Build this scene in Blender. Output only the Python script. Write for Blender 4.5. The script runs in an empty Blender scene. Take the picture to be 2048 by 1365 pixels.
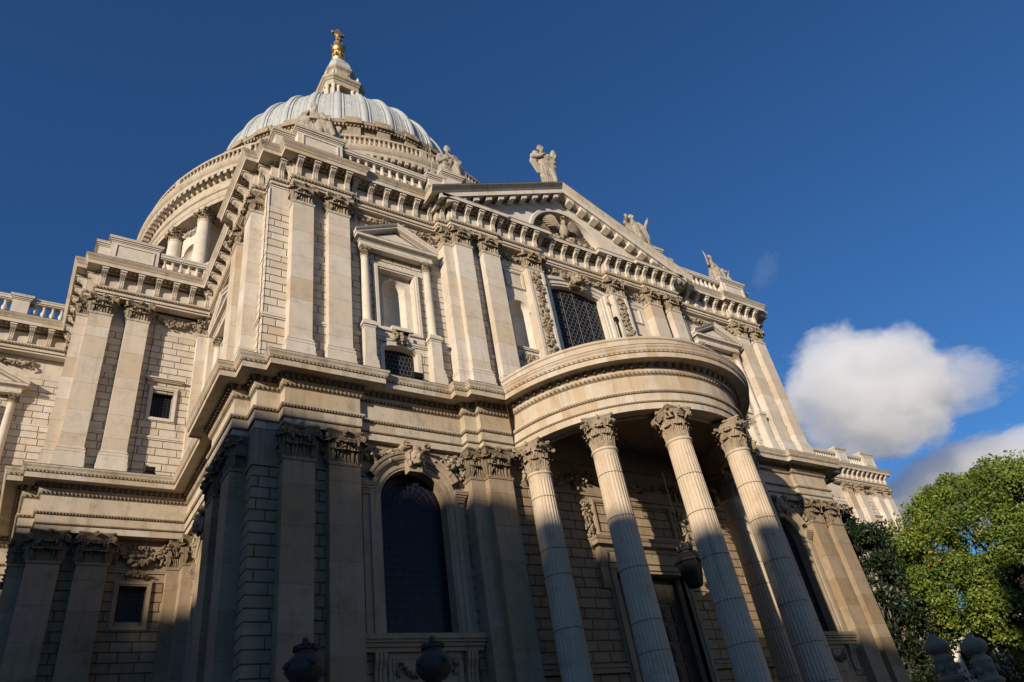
import bpy, bmesh, math, random
from mathutils import Vector, Matrix, noise
pi = math.pi
R = math.radians
scene = bpy.context.scene
col = scene.collection
rnd = random.Random(7)
# ------------------------------------------------------------------ camera
cd = bpy.data.cameras.new('camera')
cam = bpy.data.objects.new('camera', cd)
col.objects.link(cam)
cd.sensor_width = 36.0
cd.lens = 1433.3 / 2048 * 36
cd.clip_start = 0.1
cd.clip_end = 6000
YAW, PIT, ROL = 0.665, 0.6059, -0.1819
fw = Vector((math.sin(YAW) * math.cos(PIT), math.cos(YAW) * math.cos(PIT), math.sin(PIT)))
rt = Vector((math.cos(YAW), -math.sin(YAW), 0))
up = rt.cross(fw)
cr = math.cos(ROL) * rt + math.sin(ROL) * up
cu = -math.sin(ROL) * rt + math.cos(ROL) * up
cam.matrix_world = Matrix(((cr.x, cu.x, -fw.x, 0), (cr.y, cu.y, -fw.y, 0), (cr.z, cu.z, -fw.z, 0), (0, 0, 0, 1)))
scene.camera = cam
# ------------------------------------------------------------------ light
SUN_AZ = R(60)          # sun stands behind-left: direction to sun = (-sin, -cos)
SUN_EL = R(12)
world = bpy.data.worlds.new('World')
scene.world = world
world.use_nodes = True
wn = world.node_tree.nodes
bg = wn['Background']
sky = wn.new('ShaderNodeTexSky')
sky.sky_type = 'NISHITA'
sky.sun_disc = False
sky.sun_elevation = SUN_EL
sky.sun_rotation = pi + SUN_AZ
sky.altitude = 200
sky.air_density = 1.05
sky.dust_density = 0.55
sky.ozone_density = 7.2
world.node_tree.links.new(sky.outputs[0], bg.inputs[0])
bg.inputs[1].default_value = 0.1
sl = bpy.data.lights.new('sun', 'SUN')
sl.energy = 4.6
sl.angle = R(0.53)
sl.color = (1.0, 0.87, 0.70)
sun = bpy.data.objects.new('sun', sl)
col.objects.link(sun)
sdir = Vector((-math.sin(SUN_AZ) * math.cos(SUN_EL), -math.cos(SUN_AZ) * math.cos(SUN_EL), math.sin(SUN_EL)))
sun.rotation_euler = sdir.to_track_quat('Z', 'Y').to_euler()
sun.location = (-60, -60, 60)
scene.view_settings.view_transform = 'Standard'
scene.view_settings.look = 'None'
scene.view_settings.exposure = 0.42
scene.view_settings.gamma = 1.0
scene.cycles.max_bounces = 8
scene.cycles.diffuse_bounces = 2
scene.cycles.volume_bounces = 8
# ------------------------------------------------------------------ materials
def newmat(name):
    m = bpy.data.materials.new(name)
    m.use_nodes = True
    nt = m.node_tree
    return m, nt, nt.nodes, nt.links, nt.nodes['Principled BSDF']
def stone(name, base, dark, stain=0.35, rough=0.85, tone=0.35, bump=0.25, warm=(1.0, 0.86, 0.68), streak=0.5, fine=14.0):
    m, nt, n, l, b = newmat(name)
    geo = n.new('ShaderNodeNewGeometry')
    def noi(scale, det=6, rgh=0.6, vec=None):
        t = n.new('ShaderNodeTexNoise')
        t.inputs['Scale'].default_value = scale
        t.inputs['Detail'].default_value = det
        t.inputs['Roughness'].default_value = rgh
        l.new(vec or geo.outputs['Position'], t.inputs['Vector'])
        return t.outputs['Fac']
    def ramp(src, a, b_):
        r = n.new('ShaderNodeMapRange')
        r.inputs[1].default_value = a
        r.inputs[2].default_value = b_
        l.new(src, r.inputs[0])
        return r.outputs[0]
    def mix(fac, ca, cb, mode='MIX'):
        x = n.new('ShaderNodeMix')
        x.data_type = 'RGBA'
        x.blend_type = mode
        if isinstance(fac, float): x.inputs[0].default_value = fac
        else: l.new(fac, x.inputs[0])
        for i, c in ((6, ca), (7, cb)):
            if isinstance(c, tuple): x.inputs[i].default_value = c + (1,)
            else: l.new(c, x.inputs[i])
        return x.outputs[2]
    def mul(a, k):
        x = n.new('ShaderNodeMath'); x.operation = 'MULTIPLY'
        l.new(a, x.inputs[0])
        if isinstance(k, float): x.inputs[1].default_value = k
        else: l.new(k, x.inputs[1])
        return x.outputs[0]
    at = n.new('ShaderNodeAttribute'); at.attribute_name = 'tone'
    # block tone: 0..1, 0.5 neutral
    warmc = tuple(base[i] * warm[i] * 0.8 for i in range(3))
    c = mix(mul(at.outputs['Fac'], tone), base, warmc)
    c = mix(mul(ramp(noi(0.45, 5), 0.42, 0.75), 0.5), c, warmc)
    c = mix(mul(ramp(noi(1.1, 4, 0.55), 0.5, 0.66), 0.28), c, tuple(v * k for v, k in zip(base, (0.74, 0.74, 0.76))))
    # vertical rain streaks
    mp = n.new('ShaderNodeMapping')
    mp.inputs['Scale'].default_value = (3.2, 3.2, 0.22)
    l.new(geo.outputs['Position'], mp.inputs['Vector'])
    st = ramp(noi(1.0, 7, 0.65, mp.outputs[0]), 0.52, 0.78)
    c = mix(mul(mul(st, ramp(noi(0.3, 3), 0.35, 0.7)), streak), c, dark)
    c = mix(mul(ramp(noi(1.6, 8, 0.7), 0.5, 0.8), stain), c, dark)
    c = mix(mul(ramp(noi(fine, 6, 0.75), 0.55, 0.8), stain * 0.8), c, dark)
    c = mix(mul(ramp(at.outputs['Fac'], 1.5, 2.0), 0.75), c, dark)       # mortar and open joints
    l.new(c, b.inputs['Base Color'])
    b.inputs['Roughness'].default_value = rough
    b.inputs['Specular IOR Level'].default_value = 0.25
    bp = n.new('ShaderNodeBump')
    bp.inputs['Strength'].default_value = bump
    bp.inputs['Distance'].default_value = 0.03
    l.new(noi(fine * 0.7, 8, 0.7), bp.inputs['Height'])
    l.new(bp.outputs[0], b.inputs['Normal'])
    return m
M = {}
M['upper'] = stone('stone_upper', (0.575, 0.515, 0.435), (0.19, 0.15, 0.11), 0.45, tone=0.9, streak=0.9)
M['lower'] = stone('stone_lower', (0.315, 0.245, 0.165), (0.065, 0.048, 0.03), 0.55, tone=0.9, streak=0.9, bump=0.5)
M['cornice'] = stone('stone_cornice', (0.48, 0.42, 0.335), (0.10, 0.08, 0.056), 0.65, tone=0.8, streak=1.1, bump=0.4)
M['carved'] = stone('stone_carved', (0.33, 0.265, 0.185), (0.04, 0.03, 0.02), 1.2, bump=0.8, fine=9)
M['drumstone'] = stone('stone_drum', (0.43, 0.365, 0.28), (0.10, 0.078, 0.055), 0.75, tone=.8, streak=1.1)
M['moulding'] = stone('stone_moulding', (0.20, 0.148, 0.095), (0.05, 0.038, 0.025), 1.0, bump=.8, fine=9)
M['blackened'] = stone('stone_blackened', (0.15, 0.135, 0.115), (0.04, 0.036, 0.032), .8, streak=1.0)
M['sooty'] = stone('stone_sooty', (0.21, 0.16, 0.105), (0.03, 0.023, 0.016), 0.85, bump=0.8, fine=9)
M['statue'] = stone('stone_statue', (0.35, 0.305, 0.24), (0.05, 0.042, 0.03), 1.2, bump=1.0, fine=5, streak=1.0)
M['portico'] = stone('stone_portico', (0.49, 0.43, 0.345), (0.14, 0.105, 0.072), 0.45, tone=0.9, warm=(1.0, 0.83, 0.63), streak=0.9, bump=0.4)
M['column'] = stone('stone_column', (0.52, 0.425, 0.315), (0.13, 0.10, 0.068), 0.45, streak=1.0, bump=0.4)
M['pierstone'] = stone('stone_mossy', (0.30, 0.235, 0.155), (0.07, 0.06, 0.035), 1.0, bump=1.0, fine=16, streak=1.0)
M['dirt'] = stone('roof_edge_dark', (0.07, 0.065, 0.06), (0.03, 0.03, 0.028), 0.5)
M['lead'] = stone('dome_lead', (0.41, 0.42, 0.405), (0.17, 0.18, 0.18), 0.6, streak=1.0, bump=0.15, warm=(0.97, 0.99, 1.0), rough=0.6)
def plain(name, c, rough=0.5, metal=0.0, nz=0.3, sc=6.0, spec=0.5):
    m, nt, n, l, b = newmat(name)
    geo = n.new('ShaderNodeNewGeometry')
    t = n.new('ShaderNodeTexNoise'); t.inputs['Scale'].default_value = sc; t.inputs['Detail'].default_value = 6
    l.new(geo.outputs['Position'], t.inputs['Vector'])
    x = n.new('ShaderNodeMix'); x.data_type = 'RGBA'
    x.inputs[6].default_value = tuple(v * (1 - nz) for v in c) + (1,)
    x.inputs[7].default_value = tuple(min(1, v * (1 + nz)) for v in c) + (1,)
    l.new(t.outputs['Fac'], x.inputs[0]); l.new(x.outputs[2], b.inputs['Base Color'])
    b.inputs['Roughness'].default_value = rough
    b.inputs['Metallic'].default_value = metal
    b.inputs['Specular IOR Level'].default_value = spec
    return m
M['gold'] = plain('gilded_metal', (0.52, 0.33, 0.13), 0.45, 1.0, 0.3)
M['bronze'] = plain('dull_gilt', (0.27, 0.18, 0.09), 0.55, 0.6, 0.5)
M['glass'] = plain('dark_glass', (0.008, 0.009, 0.014), 0.3, 0, 0.5, 1.5, 0.22)
M['leadbar'] = plain('lead_glazing_bar', (0.15, 0.14, 0.12), 0.6, 0.0, 0.3)
M['darkbar'] = plain('dark_glazing_bar', (0.045, 0.045, 0.05), 0.5, 0.2, 0.3)
M['iron'] = plain('black_iron', (0.009, 0.009, 0.009), 0.6, 0.0, 0.3, 6.0, 0.2)
M['urn'] = stone('painted_cast_iron', (0.075, 0.06, 0.05), (0.02, 0.018, 0.016), .9, rough=.75, bump=.9, fine=22) if True else plain('painted_cast_iron', (0.045, 0.043, 0.05), 0.6, 0.0, 0.4, 12)
M['wood'] = plain('old_oak_door', (0.028, 0.022, 0.017), 0.55, 0, 0.4, 5)
M['paleglass'] = plain('lantern_glass', (0.018, 0.02, 0.022), 0.1, 0, 0.1)
M['paving'] = plain('paving', (0.075, 0.068, 0.058), 0.9, 0, 0.25, 0.8)
M['brickwall'] = plain('brown_office_wall', (0.20, 0.15, 0.11), 0.9, 0, 0.2, 0.6)
M['render'] = plain('pale_rendered_wall', (0.62, 0.57, 0.50), 0.9, 0, 0.12, 0.6)
M['roofing'] = plain('slate_roof', (0.07, 0.07, 0.08), 0.7, 0, 0.3, 2)
M['bark'] = plain('tree_bark', (0.035, 0.03, 0.024), 0.9, 0, 0.5, 7)
# ------------------------------------------------------------------ mesh builder
class MB:
    def __init__(s): s.v = []; s.f = []; s.t = []
    def vert(s, p): s.v.append(tuple(p)); return len(s.v) - 1
    def face(s, idx, tone=0.0): s.f.append(tuple(idx)); s.t.append(tone)
    def quad(s, a, b, c, d, tone=0.0):
        i = len(s.v); s.v += [tuple(a), tuple(b), tuple(c), tuple(d)]; s.face((i, i + 1, i + 2, i + 3), tone)
    def grid(s, rows, closed=False, tone=0.0, capa=False, capb=False):
        """rows: list of equally long point lists"""
        i0 = len(s.v); n = len(rows[0])
        for r in rows: s.v += [tuple(p) for p in r]
        for a in range(len(rows) - 1):
            for b in range(n if closed else n - 1):
                b2 = (b + 1) % n
                s.face((i0 + a * n + b, i0 + a * n + b2, i0 + (a + 1) * n + b2, i0 + (a + 1) * n + b), tone)
        if capa: s.face([i0 + k for k in range(n)][::-1], tone)
        if capb: s.face([i0 + (len(rows) - 1) * n + k for k in range(n)], tone)
    def box(s, x0, x1, y0, y1, z0, z1, tone=0.0):
        s.grid([[(x0, y0, z0), (x1, y0, z0), (x1, y1, z0), (x0, y1, z0)], [(x0, y0, z1), (x1, y0, z1), (x1, y1, z1), (x0, y1, z1)]], True, tone, True, True)
    def fbox(s, F, u0, u1, d0, d1, z0, z1, tone=0.0):
        s.grid([[F(u0, d0, z), F(u1, d0, z), F(u1, d1, z), F(u0, d1, z)] for z in (z0, z1)], True, tone, True, True)
    def extr(s, F, pts, d0, d1, tone=0.0):
        """polygon pts (u,z) extruded from depth d0 to d1"""
        s.grid([[F(u, d, z) for u, z in pts] for d in (d0, d1)], True, tone, True, True)
    def lathe(s, prof, c=(0, 0, 0), n=24, a0=0, a1=2 * pi, tone=0.0, cap=True):
        full = abs(a1 - a0) > 2 * pi - 1e-4
        k = n if full else n + 1
        rows = [[(c[0] + r * math.cos(a0 + (a1 - a0) * j / n), c[1] + r * math.sin(a0 + (a1 - a0) * j / n), c[2] + z) for j in range(k)] for r, z in prof]
        s.grid(rows, full, tone, cap and full, cap and full)
    def tube(s, pts, rad, n=6, tone=0.0):
        rows = []
        for i, p in enumerate(pts):
            p = Vector(p)
            a = Vector(pts[max(i - 1, 0)]); b = Vector(pts[min(i + 1, len(pts) - 1)])
            t = (b - a).normalized() if (b - a).length > 1e-9 else Vector((0, 0, 1))
            x = t.cross(Vector((0.31, 0.17, 0.93)))
            if x.length < 1e-3: x = t.cross(Vector((1, 0, 0)))
            x.normalize(); y = t.cross(x)
            r = rad[i] if isinstance(rad, (list, tuple)) else rad
            rows.append([p + r * (math.cos(2 * pi * j / n) * x + math.sin(2 * pi * j / n) * y) for j in range(n)])
        s.grid(rows, True, tone, True, True)
    def blob(s, c, r, n=6, m=4, rot=None, tone=0.0):
        rx, ry, rz = r if isinstance(r, (tuple, list)) else (r, r, r)
        rows = []
        for i in range(1, m):
            th = pi * i / m
            row = []
            for j in range(n):
                ph = 2 * pi * j / n
                p = Vector((rx * math.sin(th) * math.cos(ph), ry * math.sin(th) * math.sin(ph), -rz * math.cos(th)))
                if rot is not None: p = rot @ p
                row.append((c[0] + p.x, c[1] + p.y, c[2] + p.z))
            rows.append(row)
        s.grid(rows, True, tone, True, True)
    def sweep(s, path, prof, tones=0.0, piece=1.7, seed=1, caps=True, pre=None, post=None):
        """plan path (x,y), outward = right of travel; prof = (offset, z) list"""
        rr = random.Random(seed)
        pts = [path[0]]
        for a, b in zip(path, path[1:]):
            L = math.hypot(b[0] - a[0], b[1] - a[1]); k = max(1, round(L / piece)) if tones else 1
            for i in range(1, k + 1): pts.append((a[0] + (b[0] - a[0]) * i / k, a[1] + (b[1] - a[1]) * i / k))
        ext = ([pre] if pre else []) + pts + ([post] if post else [])
        rows = [offs_pts(ext, o)[(1 if pre else 0):(len(ext) - 1 if post else None)] for o, z in prof]
        n = len(pts)
        i0 = len(s.v)
        for (o, z), row in zip(prof, rows): s.v += [(p[0], p[1], z) for p in row]
        for j in range(n - 1):
            t = rr.random() * tones
            for i in range(len(prof) - 1):
                if abs(prof[i + 1][1] - prof[i][1]) > .25: t = max(0, rr.gauss(.35, .4)) * tones
                s.face((i0 + i * n + j, i0 + i * n + j + 1, i0 + (i + 1) * n + j + 1, i0 + (i + 1) * n + j), t)
        if caps:
            s.face([i0 + i * n for i in range(len(prof))]); s.face([i0 + i * n + n - 1 for i in range(len(prof))][::-1])
    def obj(s, name, mat, parent=None, smooth=None, org=None, label=None):
        return build(s, name, mat, parent, smooth, org, label)
def offs_pts(pts, o):
    out = []
    n = len(pts)
    for i, p in enumerate(pts):
        ns = []
        if i > 0:
            dx, dy = p[0] - pts[i - 1][0], p[1] - pts[i - 1][1]; L = math.hypot(dx, dy); ns.append((dy / L, -dx / L))
        if i < n - 1:
            dx, dy = pts[i + 1][0] - p[0], pts[i + 1][1] - p[1]; L = math.hypot(dx, dy); ns.append((dy / L, -dx / L))
        if len(ns) == 1: nx, ny = ns[0]
        else:
            nx, ny = ns[0][0] + ns[1][0], ns[0][1] + ns[1][1]
            k = 1 + ns[0][0] * ns[1][0] + ns[0][1] * ns[1][1]
            nx, ny = nx / k, ny / k
        out.append((p[0] + nx * o, p[1] + ny * o))
    return out
WL = {}
def reg(o, parent, wloc):
    wloc = Vector(wloc)
    if parent is not None:
        o.parent = parent; o.location = wloc - WL[parent.name]
    else: o.location = wloc
    WL[o.name] = wloc
def finish_mesh(me, smooth):
    bm = bmesh.new(); bm.from_mesh(me); bmesh.ops.recalc_face_normals(bm, faces=bm.faces); bm.to_mesh(me); bm.free()
    if smooth:
        for p in me.polygons: p.use_smooth = True
        me.set_sharp_from_angle(angle=R(smooth))
def mesh_of(s, name, mat, smooth=None, org=(0, 0, 0)):
    me = bpy.data.meshes.new(name)
    me.from_pydata([(x - org[0], y - org[1], z - org[2]) for x, y, z in s.v], [], s.f)
    at = me.attributes.new('tone', 'FLOAT', 'FACE')
    at.data.foreach_set('value', s.t)
    me.materials.append(M[mat] if isinstance(mat, str) else mat)
    finish_mesh(me, smooth)
    return me
def build(s, name, mat, parent=None, smooth=None, org=None, label=None):
    if org is None: org = WL[parent.name] if parent is not None else Vector((0, 0, 0))
    me = mesh_of(s, name, mat, smooth, org)
    o = bpy.data.objects.new(name, me); col.objects.link(o)
    reg(o, parent, org)
    if label: o['label'] = label
    return o
def inst(name, me, parent, loc, rotz=0.0, sc=None):
    o = bpy.data.objects.new(name, me); col.objects.link(o)
    reg(o, parent, loc); o.rotation_euler = (0, 0, rotz)
    if sc: o.scale = sc
    return o
def thing(name, label, cat, loc, group=None):
    o = bpy.data.objects.new(name, None); col.objects.link(o)
    reg(o, None, loc); o['label'] = label; o['category'] = cat
    if group: o['group'] = group
    return o
def frame(ox, oy, ux, uy):
    """u along (ux,uy), outward = right of u"""
    nx, ny = uy, -ux
    return lambda u, d, z: (ox + ux * u + nx * d, oy + uy * u + ny * d, z)
def south(y): return frame(0, y, 1, 0)             # u = X
def west(x): return frame(x, 0, 0, -1)             # u = -Y
def south_m(y, xc): return frame(2 * xc, y, -1, 0)
# ------------------------------------------------------------------ masonry
def cut(a, b, holes):
    iv = [(a, b)]
    for h0, h1 in holes:
        nv = []
        for x0, x1 in iv:
            if h1 <= x0 or h0 >= x1: nv.append((x0, x1)); continue
            if h0 > x0: nv.append((x0, h0))
            if h1 < x1: nv.append((h1, x1))
        iv = nv
    return iv
def rect_hole(u0, u1, z0, z1): return lambda z: (u0, u1) if z0 < z < z1 else None
def arch_hole(c, r, z0, zs):
    def h(z):
        if z0 < z <= zs: return (c - r, c + r)
        if zs < z < zs + r: w = math.sqrt(max(0, r * r - (z - zs) ** 2)); return (c - w, c + w)
    return h
def rustic(mb, F, u0, u1, z0, z1, course=0.45, blk=0.95, holes=(), gap=0.026, dep=0.045, seed=0):
    rr = random.Random(seed)
    k = max(1, round((z1 - z0) / course)); h = (z1 - z0) / k
    for i in range(k):
        za, zb = z0 + i * h, z0 + (i + 1) * h
        hs = [x for x in (H((za + zb) / 2) for H in holes) if x]
        for a, b in cut(u0, u1, hs): mb.quad(F(a, -dep, za), F(b, -dep, za), F(b, -dep, zb), F(a, -dep, zb), 2.0)
        us = [u0]
        x = u0 - blk * (0.25 if i % 2 else 0.75) + rr.uniform(-.05, .05)
        while True:
            x += blk * rr.uniform(.85, 1.12)
            if x > u1 - 0.18: break
            if x > u0 + 0.18: us.append(x)
        us.append(u1)
        for a, b in zip(us, us[1:]):
            for p, q in cut(a, b, hs):
                if q - p < .05: continue
                t = max(0, rr.gauss(.25, .3)); g = gap / 2; c = 0.02
                A = [F(p + g, -dep, za + g), F(q - g, -dep, za + g), F(q - g, -dep, zb - g), F(p + g, -dep, zb - g)]
                e = rr.uniform(-.004, .004)
                B = [F(p + g + c, e, za + g + c), F(q - g - c, e, za + g + c), F(q - g - c, e, zb - g - c), F(p + g + c, e, zb - g - c)]
                mb.grid([A, B], True, t, False, True)
def ashlar(mb, F, u0, u1, z0, z1, d=0.0, holes=(), hh=0.3, seed=0):
    k = max(1, round((z1 - z0) / hh)); h = (z1 - z0) / k
    for i in range(k):
        za, zb = z0 + i * h, z0 + (i + 1) * h
        hs = [x for x in (H((za + zb) / 2) for H in holes) if x]
        for a, b in cut(u0, u1, hs): mb.quad(F(a, d, za), F(b, d, za), F(b, d, zb), F(a, d, zb), 0.2)
def shaft(mb, F, u0, u1, d0, d1, z0, z1, drum=1.25, seed=0):
    """pilaster shaft built of courses with fine joints"""
    rr = random.Random(seed); z = z0 + rr.uniform(.3, 1.0)
    zs = [z0]
    while z < z1 - .4: zs.append(z); z += drum * rr.choice((.5, .9, 1, 1.1, 1.2))
    zs.append(z1)
    g = .007
    for a, b in zip(zs, zs[1:]):
        t = max(0, rr.gauss(.3, .35)); c = .012
        rows = []
        for zz, k in ((a, c), (a + g, 0), (b - g, 0), (b, c)):
            rows.append([F(u0 + k, d0, zz), F(u0 + k, d1 - k, zz), F(u1 - k, d1 - k, zz), F(u1 - k, d0, zz)])
        mb.grid(rows, False, t)
def arcpts(c, r, a0, a1, n): return [(c[0] + r * math.cos(a0 + (a1 - a0) * i / n), c[1] + r * math.sin(a0 + (a1 - a0) * i / n)) for i in range(n + 1)]
def studs(mb, path, off, z, sp, w, h, d, kind='egg', seed=0):
    """small carved repeats along a moulding"""
    pts = offs_pts(path, off)
    for a, b in zip(pts, pts[1:]):
        L = math.hypot(b[0] - a[0], b[1] - a[1])
        if L < w: continue
        k = max(1, int(L / sp)); ux, uy = (b[0] - a[0]) / L, (b[1] - a[1]) / L
        F = frame(a[0], a[1], ux, uy)
        for i in range(k):
            u = (i + .5) * L / k
            if kind == 'egg':
                x = w / 2
                mb.grid([[F(u - x * .55, 0, z), F(u - x * .4, d * .7, z), F(u + x * .4, d * .7, z), F(u + x * .55, 0, z)],
                         [F(u - x, 0, z + h * .5), F(u - x * .6, d, z + h * .5), F(u + x * .6, d, z + h * .5), F(u + x, 0, z + h * .5)],
                         [F(u - x, 0, z + h), F(u - x * .7, d * .8, z + h), F(u + x * .7, d * .8, z + h), F(u + x, 0, z + h)]], False, 0.3, False, False)
            elif kind == 'leaf':
                x = w / 2; s_ = x * .5
                mb.grid([[F(u - x * .3 + s_, 0, z), F(u + s_, d * .6, z), F(u + x * .3 + s_, 0, z)],
                         [F(u - x, 0, z + h * .6), F(u, d, z + h * .6), F(u + x, 0, z + h * .6)],
                         [F(u - x * .7 - s_, 0, z + h), F(u - s_, d * .5, z + h), F(u + x * .7 - s_, 0, z + h)]])
            else: mb.fbox(F, u - w / 2, u + w / 2, -.02, d, z, z + h, .3)
# ------------------------------------------------------------------ ornament
def leaf(mb, base, ang, h, w, bulge, curl, tone=0.3, lob=True):
    """acanthus leaf: rises from base, leans out along ang and curls over at the tip; deep ribs, toothed edge"""
    ca, sa = math.cos(ang), math.sin(ang)
    rows = []
    N = 11
    for i in range(N + 1):
        v = i / N
        if v < .7:
            o = bulge * (v / .7) ** 2; zz = h * v / .7 * .96
        else:
            t = (v - .7) / .3 * 2.7
            o = bulge + curl * 1.15 * math.sin(t * .75) + curl * .3 * t / 2.7; zz = h * .96 + curl * .35 * math.sin(min(t, 1.57)) - curl * .75 * (1 - math.cos(t)) * .55
        ww = w * (.66 + .46 * math.sin(min(1, v * 1.2) * pi * .62)) * (1 if v < .78 else 1 - (v - .78) * 2.4)
        tooth = (1.0, .72, .95)[i % 3]
        row = []
        for j in range(9):
            e = (j - 4) / 4
            x = e * ww / 2 * (tooth if abs(j - 4) == 4 else 1)
            q = (.10 if j == 4 else (.055 if j % 2 == 0 else -.045)) * w * (1 if v < .8 else .5) - abs(e) ** 2 * .05 * w
            oo = o + q
            row.append((base[0] + ca * oo - sa * x, base[1] + sa * oo + ca * x, base[2] + zz - abs(e) * .03 * h))
        rows.append(row)
    mb.grid(rows, False, tone)
def volute(mb, c, ang, r, w, flip=1, n=16, turns=1.6):
    """scroll seen side on; lies in the vertical plane along ang"""
    ca, sa = math.cos(ang), math.sin(ang)
    a_, b_ = [], []
    rows = []
    for i in range(n + 1):
        t = i / n; a = pi / 2 - flip * t * turns * 2 * pi; rr_ = r * (1 - t * .8)
        o = rr_ * math.cos(a) * flip; z = rr_ * math.sin(a); hw = w / 2 * (1 + .5 * t); th = r * .14
        row = []
        for x, k in ((-hw, th), (hw, th), (hw, -th), (-hw, -th)):
            rk = k
            oo = o + rk * math.cos(a) * flip; zz = z + rk * math.sin(a)
            row.append((c[0] + ca * oo - sa * x, c[1] + sa * oo + ca * x, c[2] + zz))
        rows.append(row)
    mb.grid(rows, True, .3, True, True)
    mb.blob(c, r * .3, 6, 4)
def fleur(mb, c, r, rr, k=7):
    for i in range(k):
        v = Vector((rr.gauss(0, 1), rr.gauss(0, 1), rr.gauss(0, 1))).normalized() * r * .6
        mb.blob((c[0] + v.x, c[1] + v.y, c[2] + v.z), r * rr.uniform(.35, .55), 5, 4)
def column_capital(r, h, seed=3, composite=False):
    mb = MB(); rr = random.Random(seed)
    mb.lathe([(r * .98, 0), (r * 1.0, h * .1), (r * 1.02, h * .5), (r * 1.12, h * .75), (r * 1.35, h * .88)], n=24)
    for k in range(8):
        a = 2 * pi * k / 8 + pi / 8
        leaf(mb, (math.cos(a) * r * .97, math.sin(a) * r * .97, 0), a, h * .42, r * .74, r * .14, r * .2)
        a += pi / 8
        leaf(mb, (math.cos(a) * r * .95, math.sin(a) * r * .95, 0), a, h * .68, r * .74, r * .16, r * .26)
    for k in range(4):
        a = pi / 4 + k * pi / 2
        for da in (-.13, .13):
            q = a + da
            mb.tube([(math.cos(q) * r * s_, math.sin(q) * r * s_, h * z) for s_, z in ((1.02, .45), (1.12, .62), (1.3, .76), (1.5, .86))], [r * .05, r * .07, r * .08, r * .06], 5)
            volute(mb, (math.cos(q) * r * 1.56, math.sin(q) * r * 1.56, h * .77), q, r * .2, r * .12)
        a = k * pi / 2
        for da in (-.22, .22):
            volute(mb, (math.cos(a + da) * r * 1.16, math.sin(a + da) * r * 1.16, h * .76), a, r * .13, r * .1)
        fleur(mb, (math.cos(a) * r * 1.36, math.sin(a) * r * 1.36, h * .93), r * .22, rr)
    # abacus with concave sides
    pl = []
    for k in range(4):
        a0 = pi / 4 + k * pi / 2
        c0 = Vector((math.cos(a0), math.sin(a0))) * r * 1.92; c1 = Vector((math.cos(a0 + pi / 2), math.sin(a0 + pi / 2))) * r * 1.92
        mid = (c0 + c1) / 2; t = (c1 - c0).normalized(); nrm = mid.normalized()
        pl.append(c0 + t * r * .1)
        for s_ in (.2, .35, .5, .65, .8):
            p = c0.lerp(c1, s_); d = 1 - (2 * s_ - 1) ** 2
            pl.append(p - nrm * d * r * .2)
        pl.append(c1 - t * r * .1)
    mb.grid([[(p.x * s_, p.y * s_, h * z) for p in pl] for s_, z in ((.86, .875), (.93, .92), (.95, .94), (1, .95), (1, 1.0))], True, .2, True, True)
    return mesh_of(mb, 'capital', 'carved', 50)
def pilaster_capital(w, d, h, mat, seed=5, comp=False):
    """local: u=x centred, outward=-y, back plane y=0, front face y=-d"""
    mb = MB(); rr = random.Random(seed)
    hw = w / 2
    mb.grid([[(-hw * k, .0, z), (-hw * k, -d * q, z), (hw * k, -d * q, z), (hw * k, 0, z)] for k, q, z in ((.97, .97, 0), (.97, .97, h * .5), (1.03, 1.04, h * .75), (1.16, 1.14, h * .88))], False, .3)
    f = -pi / 2
    n1 = 2
    for i in range(n1):
        u = (i + .5) / n1 * w - hw
        leaf(mb, (u, -d * .97, 0), f, h * .40, w * .5, w * .07, w * .11)
    for u, a in ((-hw, f - .75), (0, f), (hw, f + .75)):
        leaf(mb, (u * .97, -d * .96, 0), a, h * .66, w * .44, w * .09, w * .13)
    for s_ in (-1, 1):
        a = pi if s_ < 0 else 0
        leaf(mb, (s_ * hw * .97, -d * .5, 0), a, h * .40, d * .8, w * .06, w * .09)
        q = f + s_ * .78
        mb.tube([(s_ * hw * .55, -d * 1.0, h * .45), (s_ * hw * .8, -d * 1.05, h * .62), (s_ * hw * 1.05, -d - w * .1, h * .8)], [w * .03, w * .045, w * .04], 5)
        R_ = w * (.15 if comp else .12)
        volute(mb, (s_ * hw * 1.12, -d - w * .1, h * .75), q, R_, w * .09)
        volute(mb, (s_ * hw * .95, -d - w * .1, h * .76), f + s_ * 1.35, R_, w * .07)
        volute(mb, (s_ * hw * .2, -d - w * .08, h * .72), 0 if s_ > 0 else pi, w * .07, w * .06, -1)
        mb.blob((s_ * hw * .5, -d - w * .08, h * .62), (w * .07, w * .06, h * .1))
        fleur(mb, (s_ * hw * 1.2, -d * .45, h * .85), w * .11, rr)
    fleur(mb, (0, -d - w * .12, h * .93), w * .13, rr, 9)
    for i in range(9):
        fleur(mb, (rr.uniform(-hw, hw), -d - w * .05, h * rr.uniform(.45, .75)), w * .07, rr, 3)
    pl = [(-hw * 1.16, .02)]
    pl += [(-hw * 1.22, -d - w * .14), (-hw * 1.1, -d - w * .17)]
    for s_ in (-.7, -.35, 0, .35, .7): pl.append((s_ * hw, -d - w * (.17 - .11 * (1 - s_ * s_))))
    pl += [(hw * 1.1, -d - w * .17), (hw * 1.22, -d - w * .14), (hw * 1.16, .02)]
    mb.grid([[(x * s_, y * s_, h * z) for x, y in pl] for s_, z in ((.88, .87), (.94, .91), (.96, .94), (1, .95), (1, 1.0))], True, .2, True, True)
    return mesh_of(mb, 'capital', mat, 50)
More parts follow.
